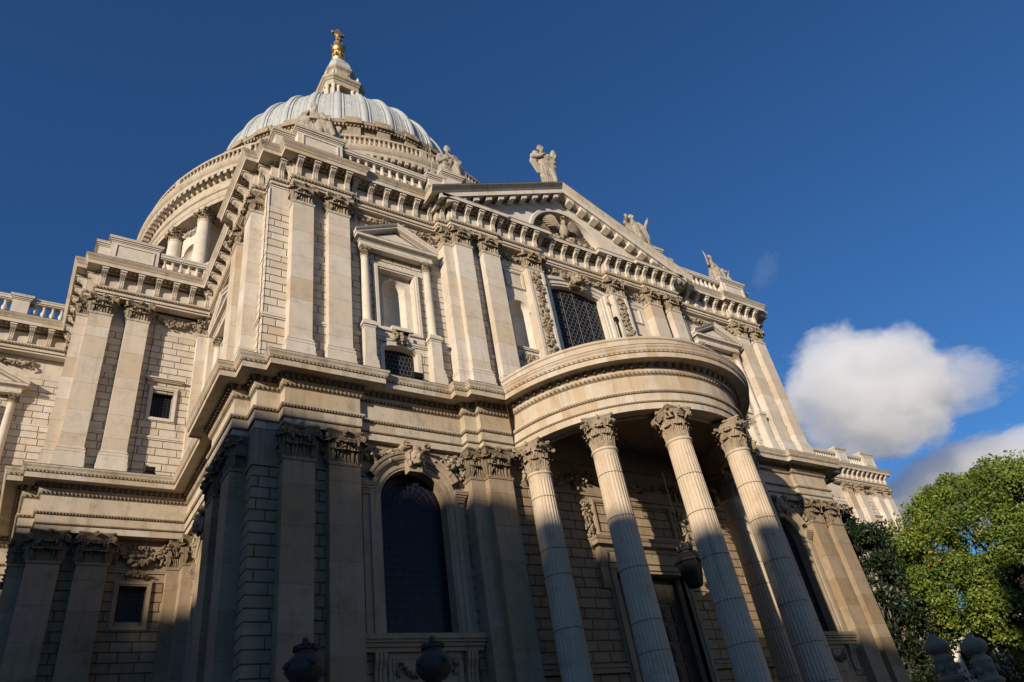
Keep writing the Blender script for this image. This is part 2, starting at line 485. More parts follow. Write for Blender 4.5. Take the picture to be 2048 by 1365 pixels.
def garland(mb, F, u0, u1, z, sag, size, seed=0, drop=0.0, d=0.1):
    rr = random.Random(seed)
    L = u1 - u0; k = max(6, int(L / size * 2.6))
    for i in range(k + 1):
        t = i / k; u = u0 + L * t; zz = z - sag * (1 - (2 * t - 1) ** 2)
        fat = size * (.6 + .5 * math.sin(pi * t))
        for q in range(3):
            p = F(u + rr.gauss(0, size * .3), d + rr.uniform(-.3, .6) * size, zz + rr.gauss(0, size * .4))
            rot = Matrix.Rotation(rr.uniform(0, 6.3), 3, 'Z') @ Matrix.Rotation(rr.uniform(0, 3), 3, 'X')
            mb.blob(p, (fat * rr.uniform(.35, .75), fat * rr.uniform(.3, .5), fat * rr.uniform(.2, .5)), 5, 4, rot, rr.random() * .6)
    if drop:
        for uu in (u0, u1):
            for i in range(int(drop / size * 3)):
                t = i / (drop / size * 3)
                rot = Matrix.Rotation(rr.uniform(0, 6.3), 3, 'Z') @ Matrix.Rotation(rr.uniform(0, 3), 3, 'X')
                mb.blob(F(uu + rr.gauss(0, size * .35), d + rr.uniform(-.2, .6) * size, z - drop * t), (size * .6 * (1 - .5 * t) * rr.uniform(.6, 1.1), size * .4, size * .35), 5, 4, rot, rr.random() * .6)
def hang(F, u0, u1, z, sag, size, seed, drop, d, mat, parent):
    g = MB(); garland(g, F, u0, u1, z, sag, size, seed, drop, d); return g.obj('carved_garland', mat, parent, 50)
def scatter_carving(mb, F, u0, u1, z0, z1, size, n, seed=0, d=0.06):
    rr = random.Random(seed)
    for i in range(n):
        u, z = rr.uniform(u0, u1), rr.uniform(z0, z1)
        s_ = size * rr.uniform(.5, 1.1)
        rot = Matrix.Rotation(rr.uniform(0, 6.3), 3, 'Y') @ Matrix.Rotation(rr.uniform(-.6, .6), 3, 'X')
        mb.blob(F(u, d * rr.uniform(.3, 1.2), z), (s_, s_ * .5, s_ * .45), 6, 4, rot, rr.random() * .5)
def mask_head(mb, F, u, d, z, s):
    """carved head for a keystone"""
    def B(du, dd, dz, r): mb.blob(F(u + du * s, d + dd * s, z + dz * s), tuple(x * s for x in r), 8, 6)
    B(0, .1, 0, (.34, .32, .44)); B(0, .4, -.05, (.07, .09, .13))
    for k in (-1, 1):
        B(k * .13, .33, .1, (.09, .07, .05)); B(k * .2, .28, -.1, (.1, .1, .1)); B(k * .38, .0, .0, (.14, .18, .3)); B(k * .3, .05, .35, (.16, .16, .16))
        B(k * .34, .05, -.35, (.12, .14, .2))
    B(0, .35, -.2, (.1, .06, .04)); B(0, .32, -.36, (.13, .12, .1)); B(0, .1, .45, (.3, .22, .16))
# ================================================================== THE CATHEDRAL
cath = thing('cathedral', 'great pale stone domed cathedral with columned round porch, statues and tall pilastered walls', 'cathedral', (24.6, 25.0, -1.7))
XP = 24.6                      # portico centre
PC = (24.6, 24.9)
XU = 24.8                     # pediment centre
XB = 24.95                      # end blocks centre
# ---- plan paths (frieze planes)
low_west = [(-34, 43.65), (-0.6, 43.65), (-0.6, 37.25), (0.03, 37.25), (0.03, 36.7), (6.35, 36.7), (6.35, 29.6), (5.8, 29.6), (5.8, 25.97), (6.42, 25.97), (6.42, 25.06), (7.36, 25.06), (7.36, 24.5), (10.55, 24.5), (10.55, 24.76), (15.55, 24.76), (15.55, 24.35), (16.18, 24.35), (16.18, 24.02)]
RA = 6.8
ja = math.asin((PC[1] - 24.02) / RA)
arc = arcpts(PC, RA, pi + ja, 2 * pi - ja, 48)
low_east = [(2 * XU - 16.18, 24.02), (2 * XU - 16.18, 24.35), (2 * XU - 15.55, 24.35), (2 * XU - 15.55, 24.76), (2 * XB - 10.55, 24.76), (2 * XB - 10.55, 24.5), (2 * XB - 7.36, 24.5), (2 * XB - 7.36, 25.06), (2 * XB - 6.42, 25.06), (2 * XB - 6.42, 25.97), (2 * XB - 5.8, 25.97), (2 * XB - 5.8, 29.6), (2 * XB - 6.35, 29.6), (2 * XB - 6.35, 43.0), (75.6, 43.0), (75.6, 42.4), (87.0, 42.4), (87.0, 70)]
low_path = low_west + arc + low_east
PRO_L = [(-.5, 14.6), (0, 14.6), (0, 14.97), (.045, 15.0), (.045, 15.36), (.08, 15.4), (.15, 15.47), (.15, 15.53), (0, 15.57), (0, 16.32), (.05, 16.34), (.07, 16.38), (.14, 16.5), (.15, 16.6), (.2, 16.63), (.26, 16.78), (.3, 16.84), (.82, 16.83), (.83, 16.77), (.85, 16.77), (.85, 17.03), (.89, 17.06), (.9, 17.1), (.93, 17.13), (.95, 17.22), (1.0, 17.3), (1.0, 17.37)]
PRO_LC = [(1.0, 17.37), (1.005, 17.40), (-.55, 17.48)]
def entab(name, path, prof, mat, tones, seed, bands, label=None, pre=None, post=None):
    mb = MB(); mb.sweep(path, prof, tones, 1.8, seed, True, pre, post)
    o = mb.obj(name, mat, cath, None, None, label)
    b = MB()
    for off, z, sp, w, h, d, kind in bands:
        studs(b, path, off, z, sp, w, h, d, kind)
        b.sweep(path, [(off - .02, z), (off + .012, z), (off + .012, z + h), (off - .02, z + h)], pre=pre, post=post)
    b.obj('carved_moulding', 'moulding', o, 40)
    return o
bands_low = [(.1, 15.385, .13, .1, .12, .075, 'leaf'), (.01, 14.92, .11, .075, .07, .055, 'box'), (.08, 16.36, .17, .14, .15, .1, 'leaf'), (.2, 16.62, .25, .19, .19, .15, 'egg'), (.87, 17.03, .16, .12, .12, .075, 'leaf')]
iw = len(low_west); ia = len(arc)
ent_low = entab('lower_entablature', low_path[:iw + 1], PRO_L, 'cornice', 1.0, 3, bands_low, None, None, arc[1])
ent_por = entab('portico_entablature', arc, [(-.03, 14.6)] + PRO_L[1:], 'portico', .9, 5, bands_low, None, low_west[-1], low_east[0])
ent_lowe = entab('lower_entablature', [arc[-1]] + low_east, PRO_L, 'cornice', 1.0, 4, bands_low, None, arc[-2])
mb = MB(); mb.sweep(low_path[:iw + 1], PRO_LC, post=arc[1]); mb.sweep([arc[-1]] + low_east, PRO_LC, pre=arc[-2])
mb.obj('cornice_capping', 'dirt', cath)
mb = MB(); mb.sweep(arc, PRO_LC, pre=low_west[-1], post=low_east[0]); mb.obj('cornice_capping', 'dirt', ent_por)
# portico blocking course above the cornice
mb = MB(); pa = arcpts(PC, 7.2, pi + .17, 2 * pi - .17, 40)
mb.sweep(pa, [(-.4, 17.42), (.05, 17.42), (.05, 17.55), (0, 17.6), (0, 18.05), (.06, 18.1), (.07, 18.2), (-.4, 18.24)], .8, 1.2, 9)
mb.obj('portico_blocking_course', 'portico', cath)
# portico soffit, inner face and ceiling
mb = MB()
rows = [[(p[0], p[1], 14.6) for p in arcpts(PC, r, pi + .09, 2 * pi - .09, 48)] for r in (6.72, 6.25)]
inn = arcpts(PC, 5.95, pi + .09, 2 * pi - .09, 48)
mb.sweep(inn[::-1], [(0, 14.6), (0, 15.6), (.08, 15.7), (.08, 15.85)], .5, 1.6)
ring = lambda r, z: [(p[0], p[1], z) for p in arcpts(PC, r, pi + .09, 2 * pi - .09, 48)]
mb.grid([ring(5.95, 14.6), ring(6.1, 14.6), ring(6.1, 14.68), ring(6.64, 14.68), ring(6.64, 14.6), ring(6.768, 14.6)])
o = mb.obj('portico_soffit', 'portico', cath)
mb = MB()
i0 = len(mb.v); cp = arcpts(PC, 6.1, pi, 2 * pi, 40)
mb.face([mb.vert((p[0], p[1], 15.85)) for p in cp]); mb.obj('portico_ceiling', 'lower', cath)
mb = MB()
cp = arcpts(PC, 7.3, pi + .1, 2 * pi - .1, 40)
mb.face([mb.vert((p[0], p[1], 17.6)) for p in cp]); mb.obj('portico_roof', 'dirt', cath)
# ---- upper entablature
PRO_U = [(-.5, 28.34), (0, 28.34), (0, 28.48), (.03, 28.5), (.03, 28.7), (.08, 28.74), (.14, 28.84), (.14, 28.9), (0, 28.93), (0, 29.86), (.08, 29.9), (.1, 29.97), (.62, 29.97), (.62, 29.93), (.64, 29.93), (.64, 30.15), (.67, 30.18)]
CYMA = [(.67, 30.18), (.69, 30.2), (.71, 30.28), (.78, 30.38), (.82, 30.44), (.82, 30.5)]
CAPU = [(.82, 30.5), (.825, 30.53), (-.5, 30.6)]
up_w = [(-34, 43.6), (-0.26, 43.6), (-0.26, 37.15), (0.22, 37.15), (0.22, 36.55), (6.35, 36.55), (6.35, 29.5), (5.85, 29.5), (5.85, 25.93), (6.45, 25.93), (6.45, 25.06), (7.37, 25.06), (7.37, 24.5), (10.42, 24.5), (10.42, 24.76), (15.4, 24.76), (15.4, 24.33), (16.03, 24.33), (16.03, 24.02)]
up_c = [(16.03, 24.02), (19.12, 24.02), (19.12, 24.17), (22.2, 24.17), (22.2, 24.5), (2 * XU - 22.2, 24.5), (2 * XU - 22.2, 24.17), (2 * XU - 19.12, 24.17), (2 * XU - 19.12, 24.02), (2 * XU - 16.03, 24.02)]
up_e = [(2 * XU - 16.03, 24.02), (2 * XU - 16.03, 24.33), (2 * XU - 15.4, 24.33), (2 * XU - 15.4, 24.76), (2 * XB - 10.42, 24.76), (2 * XB - 10.42, 24.5), (2 * XB - 7.37, 24.5), (2 * XB - 7.37, 25.06), (2 * XB - 6.45, 25.06), (2 * XB - 6.45, 25.93), (2 * XB - 5.85, 25.93), (2 * XB - 5.85, 29.5), (2 * XB - 6.35, 29.5), (2 * XB - 6.35, 43.0), (75.8, 43.0), (75.8, 42.45), (86.7, 42.45), (86.7, 70)]
up_path = up_w + up_c[1:] + up_e[1:]
bands_up = [(.06, 28.7, .17, .13, .17, .12, 'leaf'), (.0, 28.45, .15, .08, .06, .06, 'box'), (.02, 29.72, .16, .12, .15, .08, 'leaf')]
ent_up = entab('upper_entablature', up_path, PRO_U, 'upper', .9, 6, bands_up)
mb = MB(); mb.sweep(up_w, [(-.3, 30.18)] + CYMA, .8, 1.8, 2); mb.sweep(up_e, [(-.3, 30.18)] + CYMA, .8, 1.8, 3)
mb.obj('cornice_cymatium', 'cornice', cath)
mb = MB(); mb.sweep(up_w, CAPU); mb.sweep(up_e, CAPU); mb.sweep([(16.9, 24.02)] + up_c[1:-1] + [(2 * XU - 16.9, 24.02)], [(.67, 30.181), (.68, 30.21), (-.5, 30.26)])
mb.obj('cornice_capping', 'dirt', cath)
# console brackets
def bracket_mesh():
    mb = MB(); F = south(0)
    prof = [(0, 0), (.1, .0), (.15, .12), (.13, .3), (.16, .48), (.3, .6), (.44, .68), (.5, .74), (.5, .84), (0, .84)]
    for a, b in ((-.125, -.062), (-.038, .038), (.062, .125)):
        mb.grid([[F(u, d, z) for d, z in prof] for u in (a, b)], True, .2, True, True)
    prof2 = [(max(0, d - .04), z) for d, z in prof]
    mb.grid([[F(u, d, z) for d, z in prof2] for u in (-.11, .11)], True, .2, True, True)
    mb.fbox(F, -.175, .175, 0, .58, .84, .97)
    return mesh_of(mb, 'console_bracket', 'upper')
brk = bracket_mesh()
bspots = []
for a, b in zip(up_path, up_path[1:]):
    L = math.hypot(b[0] - a[0], b[1] - a[1])
    if L < .5: continue
    ux, uy = (b[0] - a[0]) / L, (b[1] - a[1]) / L
    if L < 1.0: us = [L / 2]
    else:
        k = max(2, round((L - .5) / .98) + 1); us = [.25 + (L - .5) * i / (k - 1) for i in range(k)]
    for u in us:
        x, y = a[0] + ux * u, a[1] + uy * u
        if x < -9 or (x > 43.6 and y > 27 and x < 75.7) or y > 46: continue
        bspots.append((x, y, math.atan2(uy, ux)))
bspots.sort(key=lambda s_: math.hypot(s_[0], s_[1]))
restb = MB()
bme_v = [v.co.copy() for v in brk.vertices]; bme_f = [tuple(p.vertices) for p in brk.polygons]
def add_mesh(mb, me, loc, rz, sc=(1, 1, 1), tone=0.2):
    i0 = len(mb.v); c, s_ = math.cos(rz), math.sin(rz)
    for v in me.vertices:
        x, y, z = v.co.x * sc[0], v.co.y * sc[1], v.co.z * sc[2]
        mb.v.append((loc[0] + c * x - s_ * y, loc[1] + s_ * x + c * y, loc[2] + z))
    for p in me.polygons: mb.face([i0 + k for k in p.vertices], tone)
for i, (x, y, a) in enumerate(bspots):
    if i < 100: inst('console_bracket', brk, ent_up, (x, y, 28.98), a)
    else: add_mesh(restb, brk, (x, y, 28.98), a)
if restb.v:
    o = restb.obj('console_bracket', 'upper', ent_up); o['kind'] = 'stuff'
# soffit coffers between brackets
mb = MB()
for a, b in zip(up_path, up_path[1:]):
    L = math.hypot(b[0] - a[0], b[1] - a[1])
    if L < 1.0 or a[0] < -40 or (a[0] > 43.6 and a[1] > 27 and a[0] < 75): continue
    ux, uy = (b[0] - a[0]) / L, (b[1] - a[1]) / L; F = frame(a[0], a[1], ux, uy)
    k = max(2, round((L - .5) / .98) + 1)
    for i in range(k - 1):
        u = .25 + (L - .5) * (i + .5) / (k - 1)
        for q0, q1, r0, r1 in ((-.24, .24, .14, .19), (-.24, .24, .5, .55), (-.24, -.19, .19, .5), (.19, .24, .19, .5)):
            mb.fbox(F, u + q0, u + q1, r0, r1, 29.93, 29.972)
        mb.blob(F(u, .345, 29.95), (.11, .11, .06), 6, 4)
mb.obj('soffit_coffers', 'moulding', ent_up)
# ---- pilasters -----------------------------------------------------------
capL = {}; capU = {}
def cap_low(w, d, mat='sooty'):
    k = (round(w, 2), round(d, 2), mat)
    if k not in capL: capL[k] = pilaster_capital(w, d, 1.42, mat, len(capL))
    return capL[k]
def cap_up(w, d):
    k = (round(w, 2), round(d, 2))
    if k not in capU: capU[k] = pilaster_capital(w, d, 1.24, 'carved', 40 + len(capU), True)
    return capU[k]
def rot_of(F):
    a = F(0, 0, 0); b = F(1, 0, 0)
    return math.atan2(b[1] - a[1], b[0] - a[0])
pn = [0]
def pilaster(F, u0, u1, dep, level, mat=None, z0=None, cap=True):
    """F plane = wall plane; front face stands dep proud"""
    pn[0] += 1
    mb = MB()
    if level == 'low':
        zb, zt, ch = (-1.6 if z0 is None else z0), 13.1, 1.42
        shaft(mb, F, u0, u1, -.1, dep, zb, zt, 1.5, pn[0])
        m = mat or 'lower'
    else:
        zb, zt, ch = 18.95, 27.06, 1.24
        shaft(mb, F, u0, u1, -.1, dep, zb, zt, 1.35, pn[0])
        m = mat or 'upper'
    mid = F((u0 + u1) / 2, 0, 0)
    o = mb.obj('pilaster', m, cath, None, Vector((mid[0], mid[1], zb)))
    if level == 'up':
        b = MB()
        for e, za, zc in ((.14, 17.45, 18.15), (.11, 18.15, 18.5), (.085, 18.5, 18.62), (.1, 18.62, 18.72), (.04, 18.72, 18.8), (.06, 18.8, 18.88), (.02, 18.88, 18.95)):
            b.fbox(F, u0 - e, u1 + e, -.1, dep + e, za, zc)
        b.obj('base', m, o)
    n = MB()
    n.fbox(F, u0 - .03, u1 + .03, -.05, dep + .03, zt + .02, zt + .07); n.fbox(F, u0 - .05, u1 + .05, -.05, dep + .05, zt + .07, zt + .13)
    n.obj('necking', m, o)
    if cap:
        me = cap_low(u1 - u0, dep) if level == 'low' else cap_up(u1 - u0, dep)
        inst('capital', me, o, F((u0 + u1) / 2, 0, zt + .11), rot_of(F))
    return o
S = south; Wf = west
# left block and its mirror
for m in (0, 1):
    def FX(y, xc=XB): return south(y) if not m else frame(2 * xc, y, 1, 0)
    def U(a, b): return (a, b) if not m else (-b, -a)
    for lv, ps in (('low', ((7.4, 8.63), (9.2, 10.49))), ('up', ((7.43, 8.46), (9.21, 10.31)))):
        for p in ps: pilaster(FX(25.07), *U(*p), .57, lv)
    # centre pairs
    pilaster(FX(25.07, XU), *U(15.5, 16.5), .72, 'low'); pilaster(FX(25.07, XU), *U(16.2, 17.45), 1.05, 'low')
    pilaster(FX(25.07, XU), *U(15.62, 16.4), .74, 'up'); pilaster(FX(24.55, XU), *U(16.2, 17.24), .53, 'up'); pilaster(FX(24.55, XU), *U(17.95, 19.06), .53, 'up')
    # west / east returns
    for lv, ps in (('low', ((-27.17, -25.98), (-29.6, -28.4))), ('up', ((-27.0, -25.95), (-29.5, -28.45)))):
        for a, b in ps:
            if not m: pilaster(west(6.42), a, b, .6, lv)
            else: pilaster(frame(2 * XB - 6.42, 0, 0, 1), -b, -a, .6, lv)
# bastion
for lv, ps in (('low', ((.06, 1.35), (1.96, 3.24))), ('up', ((.2, 1.31), (2.06, 3.19)))):
    for p in ps: pilaster(S(37.25), *p, .57, lv)
pilaster(S(37.6), -.55, .3, .38, 'low'); pilaster(S(37.6), -.36, .4, .45, 'up')
pilaster(S(37.25), 5.79, 6.5, .35, 'low'); pilaster(S(37.25), 5.86, 6.5, .35, 'up')
pilaster(Wf(.0), -38.6, -37.62, .5, 'low'); pilaster(Wf(.1), -38.6, -37.6, .4, 'up'); pilaster(Wf(.0), -42.2, -41.2, .5, 'low'); pilaster(Wf(.1), -42.2, -41.2, .4, 'up')
pilaster(Wf(6.85), -37.3, -36.2, .5, 'low'); pilaster(Wf(6.85), -37.3, -36.2, .45, 'up')
# choir (east arm) far right
for p in ((77.4, 78.5), (79.7, 80.8), (83.2, 84.3), (85.3, 86.5)):
    pilaster(S(43.0), *p, .57, 'up'); pilaster(S(43.0), *p, .57, 'low')
# ---- walls ---------------------------------------------------------------
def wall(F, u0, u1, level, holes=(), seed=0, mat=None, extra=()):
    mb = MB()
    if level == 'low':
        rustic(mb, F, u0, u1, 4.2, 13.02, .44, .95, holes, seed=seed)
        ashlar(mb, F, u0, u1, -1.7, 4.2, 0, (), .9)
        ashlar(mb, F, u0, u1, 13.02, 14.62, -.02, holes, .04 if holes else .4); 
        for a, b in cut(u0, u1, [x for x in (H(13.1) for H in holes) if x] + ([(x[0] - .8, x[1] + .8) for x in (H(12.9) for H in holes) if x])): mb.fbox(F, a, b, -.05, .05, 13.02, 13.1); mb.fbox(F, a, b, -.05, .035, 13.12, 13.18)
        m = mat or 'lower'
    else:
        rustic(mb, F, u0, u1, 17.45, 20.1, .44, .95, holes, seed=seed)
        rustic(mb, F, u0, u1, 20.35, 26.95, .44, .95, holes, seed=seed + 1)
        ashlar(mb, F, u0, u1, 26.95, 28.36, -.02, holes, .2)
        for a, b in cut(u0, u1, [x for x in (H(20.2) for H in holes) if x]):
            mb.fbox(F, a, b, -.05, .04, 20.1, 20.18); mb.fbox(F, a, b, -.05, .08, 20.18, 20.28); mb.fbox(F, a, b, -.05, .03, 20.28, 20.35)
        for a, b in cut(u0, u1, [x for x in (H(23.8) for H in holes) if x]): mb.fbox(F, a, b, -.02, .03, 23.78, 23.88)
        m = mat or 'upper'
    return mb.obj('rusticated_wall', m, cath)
AW = arch_hole   # short
CX = 13.0; AX = 12.9                                    # bay centre: lower window, upper aedicule
for m in (0, 1):
    F = south(25.0) if not m else frame(2 * XB, 25.0, 1, 0)
    sg = 1 if not m else -1
    c1_, c2_ = sg * CX, sg * AX
    a, b = (10.3, 15.7) if not m else (-15.7, -10.3)
    wall(F, a, b, 'low', [AW(c1_, 1.62, 6.8, 12.05)], 11 + m)
    wall(F, a, b, 'up', [rect_hole(c2_ - .95, c2_ + .95, 20.9, 24.6), rect_hole(c2_ - .86, c2_ + .86, 18.25, 20.0)], 21 + m)
    for (a, b), yy in (((6.42, 7.6), 25.07), ((8.2, 9.5), 24.89)):
        if m: a, b = -b, -a
        F = south(yy) if not m else frame(2 * XB, yy, 1, 0)
        wall(F, a, b, 'low', (), 31 + m); wall(F, a, b, 'up', (), 33 + m)
    F = west(6.42) if not m else frame(2 * XB - 6.42, 0, 0, 1)
    a, b = (-29.6, -25.07) if not m else (25.07, 29.6)
    wall(F, a, b, 'low', (), 41 + m); wall(F, a, b, 'up', (), 43 + m)
    if m:
        F = frame(2 * XB - 6.6, 0, 0, 1); wall(F, 29.6, 43.0, 'low', (), 51); wall(F, 29.6, 43.0, 'up', (), 52)
    F = south(24.55) if not m else frame(2 * XU, 24.55, 1, 0)
    a, b = (16.3, 19.0) if not m else (-19.0, -16.3)
    wall(F, a, b, 'up', (), 61 + m)
    F = frame(XU - 9.1 if not m else XU + 9.1, 0, 0, -1 if not m else 1)
# west bay
FW = west(6.85)
wall(FW, -37.3, -29.6, 'low', [AW(-33.1, 1.62, 6.8, 12.05)], 71); wall(FW, -37.3, -29.6, 'up', [rect_hole(-33.1 - .95, -33.1 + .95, 20.9, 24.6), rect_hole(-33.96, -32.24, 18.25, 20.0)], 72)
# bastion and nave
FB = south(37.25)
wall(FB, -.1, 6.9, 'low', [rect_hole(3.9, 5.06, 10.6, 12.4)], 81); wall(FB, -.1, 6.9, 'up', [rect_hole(4.0, 5.03, 21.43, 23.15)], 82)
FBw = west(.0)
wall(FBw, -44.2, -37.6, 'low', (), 83); wall(FBw, -44.2, -37.6, 'up', (), 84)
FN = south(44.15)
wall(FN, -34, .1, 'low', (), 91); wall(FN, -34, .1, 'up', [rect_hole(-4.2 - .95, -4.2 + .95, 20.9, 24.6), rect_hole(-5.06, -3.34, 18.25, 20.0)], 92)
FC = south(43.0)
wall(FC, 42.4, 87.0, 'low', [], 93); wall(FC, 42.4, 86.7, 'up', [rect_hole(81.4, 82.6, 20.5, 24.2)], 94)
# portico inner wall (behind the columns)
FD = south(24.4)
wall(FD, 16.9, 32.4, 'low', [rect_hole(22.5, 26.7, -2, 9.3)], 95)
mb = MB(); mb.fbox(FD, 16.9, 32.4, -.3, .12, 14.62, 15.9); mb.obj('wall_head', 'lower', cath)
for a, b in ((16.9, 22.0), (27.2, 32.4)):
    mb = MB(); mb.fbox(FD, a, b, -.1, .14, 5.1, 5.3); mb.fbox(FD, a, b, -.1, .2, 5.3, 5.42); mb.obj('string_course', 'lower', cath)
# interior mass so nothing shows through
mb = MB()
mb.box(7.4, 41.6, 26.2, 60, -1.7, 31.0); mb.box(-33.5, 6.0, 45.5, 60, -1.7, 31.0); mb.box(1.2, 8, 38.6, 47, -1.7, 31.0); mb.box(41, 86.0, 44.6, 60, -1.7, 31.0); mb.box(8.2, 20, 25.9, 30, 13.5, 18.2)
mb.obj('roof_and_core', 'dirt', cath)
# ---- openings -------------------------------------------------------------
def lattice(F, u0, u1, z0, z1, d, du, dz, t, brick=False, arch=None):
    mb = MB()
    def top(u):
        if arch is None: return z1
        c, r, zs = arch
        w = r * r - (u - c) ** 2
        return zs + math.sqrt(w) if w > 0 else zs
    def half(z):
        if arch is None or z <= arch[2]: return (u0, u1)
        w = math.sqrt(max(0, arch[1] ** 2 - (z - arch[2]) ** 2)); return (arch[0] - w, arch[0] + w)
    nz = max(1, round((z1 - z0) / dz)); nu = max(1, round((u1 - u0) / du))
    for i in range(1, nz):
        z = z0 + (z1 - z0) * i / nz; a, b = half(z)
        if b - a > .1: mb.fbox(F, a, b, d, d + t, z - t / 2, z + t / 2)
    if brick:
        for i in range(nz):
            za, zb = z0 + (z1 - z0) * i / nz, z0 + (z1 - z0) * (i + 1) / nz
            for j in range(nu + 1):
                u = u0 + (u1 - u0) * (j + (.5 if i % 2 else 0)) / nu
                if u0 < u < u1 and top(u) > zb - .01: mb.fbox(F, u - t / 2, u + t / 2, d, d + t, za, zb)
    else:
        for j in range(1, nu):
            u = u0 + (u1 - u0) * j / nu
            mb.fbox(F, u - t / 2, u + t / 2, d, d + t, z0, top(u))
    return mb
def moulded_rect(mb, F, u0, u1, z0, z1, w, d, ear=0.0):
    """stepped picture-frame architrave"""
    for k, (o, dd) in enumerate(((w, d * .45), (w * .8, d), (w * .3, d * .7))):
        i = (w * .8, w * .3, 0)[k]
        for a, b, c, e in ((u0 - o, u1 + o, z1 + i, z1 + o), (u0 - o, u1 + o, z0 - o, z0 - i), (u0 - o, u0 - i, z0 - i, z1 + i), (u1 + i, u1 + o, z0 - i, z1 + i)):
            mb.fbox(F, a, b, -.12, dd, c, e)
def arched_window(F, c, seed=0, lat=True):
    """lower tall arched window with archivolt, keystone head, sill and apron"""
    par = F(c, 0, 6.8)
    g = MB(); n = 28
    pts = [(c - 1.5, 6.8), (c + 1.5, 6.8)] + [(c + 1.5 * math.cos(pi * i / n), 12.05 + 1.5 * math.sin(pi * i / n)) for i in range(n + 1)]
    g.face([g.vert(F(u, -.5, z)) for u, z in pts])
    o = g.obj('arched_window', 'glass', cath, None, Vector(par))
    fr = MB()
    # reveal + architrave + archivolt rings
    def outline(r, z0): return [(c - r, z0)] + [(c - r * math.cos(pi * i / n), 12.05 + r * math.sin(pi * i / n)) for i in range(n + 1)] + [(c + r, z0)]
    steps = [(1.5, -.55), (1.5, .04), (1.58, .04), (1.6, .08), (1.82, .08), (1.84, .14), (2.0, .16), (2.02, -.1)]
    fr.grid([[F(u, d, z) for u, z in outline(r, 6.8)] for r, d in steps])
    # outer pier strips and impost mouldings
    for s_ in (-1, 1):
        fr.fbox(F, *sorted((c + s_ * 2.0, c + s_ * 2.3)), -.05, .1, 6.8, 12.6)
        for e, za, zb in ((.0, 12.2, 12.32), (.04, 12.32, 12.42), (.09, 12.42, 12.52), (.14, 12.52, 12.62), (.16, 12.62, 12.7)):
            fr.fbox(F, *sorted((c + s_ * 1.85, c + s_ * (2.32 + e))), -.05, .17 + e, za, zb)
    # raised archivolt
    steps = [(2.0, .1), (2.0, .22), (2.1, .26), (2.2, .26), (2.22, .31), (2.34, .33), (2.36, -.05)]
    fr.grid([[F(c - r * math.cos(pi * (.16 + .68 * i / n)), d, 12.05 + r * math.sin(pi * (.16 + .68 * i / n)) * .96) for i in range(n + 1)] for r, d in steps])
    fr.obj('architrave', 'lower', o)
    k = MB(); rr = random.Random(seed)
    k.extr(F, [(c - .3, 13.3), (c + .3, 13.3), (c + .45, 14.55), (c - .45, 14.55)], .0, .4)
    mask_head(k, F, c, .45, 13.9, .85); 
    for s_ in (-1, 1):
        p = F(c + s_ * .5, .4, 14.4); q = F(c + s_ * .4, .4, 14.4)
        volute(k, F(c + s_ * .45, .4, 14.38), rot_of(F) + (0 if s_ > 0 else pi), .2, .5)
    k.obj('keystone', 'carved', o, 50)
    for s_ in (-1, 1):
        gl = MB(); garland(gl, F, *sorted((c + s_ * .6, c + s_ * 2.4)), 14.25, .22, .24, seed + s_, 0, .14)
        garland(gl, F, *sorted((c + s_ * 1.7, c + s_ * 2.4)), 14.0, .1, .27, seed + 2, .8, .14)
        gl.obj('carved_garland', 'carved', o, 50)
    s2 = MB()
    for e, za, zb in ((.28, 6.72, 6.8), (.32, 6.6, 6.72), (.26, 6.5, 6.6), (.18, 6.36, 6.5), (.1, 6.2, 6.36)):
        s2.fbox(F, c - 2.38 - e * .4, c + 2.38 + e * .4, -.1, e + .1, za, zb)
    s2.fbox(F, c - 1.5, c + 1.5, -.05, .06, 4.2, 6.2)
    for s_ in (-1, 1):
        for j in (-1, 0, 1):
            u = c + s_ * 1.85 + j * .16
            s2.grid([[F(u + x, d, z) for d, z in ((0, 4.9), (.16, 4.9), (.12, 5.2), (.14, 5.6), (.28, 5.9), (.28, 6.2), (0, 6.2))] for x in (-.065, .065)], True, .2, True, True)
    moulded_rect(s2, F, c - 1.25, c + 1.25, 4.95, 5.95, .12, .1)
    s2.obj('window_sill', 'lower', o)
    ap = MB(); garland(ap, F, c - 1.1, c, 5.8, .35, .17, seed + 5, .5, .1); garland(ap, F, c, c + 1.1, 5.8, .35, .17, seed + 6, .5, .1)
    ap.obj('carved_apron', 'sooty', o, 50)
    if lat:
        b = lattice(F, c - 1.5, c + 1.5, 6.8, 11.9, -.49, .38, .3, .014)
        for r in (.5, .75, 1.0, 1.25):
            b.tube([F(c + r * math.cos(pi * i / 20), -.48, 12.0 + r * math.sin(pi * i / 20)) for i in range(21)], .011, 4)
        for i in range(0, 13):
            a = pi * i / 12
            b.tube([F(c + .5 * math.cos(a), -.48, 12.0 + .5 * math.sin(a)), F(c + 1.48 * math.cos(a), -.48, 12.0 + 1.48 * math.sin(a))], .011, 4)
        b.obj('glazing_bar', 'darkbar', o)
    return o
arched_window(S(25.0), 13.0, 1); arched_window(frame(2 * XB, 25.0, 1, 0), -13.0, 11); arched_window(west(6.85), -33.1, 21)
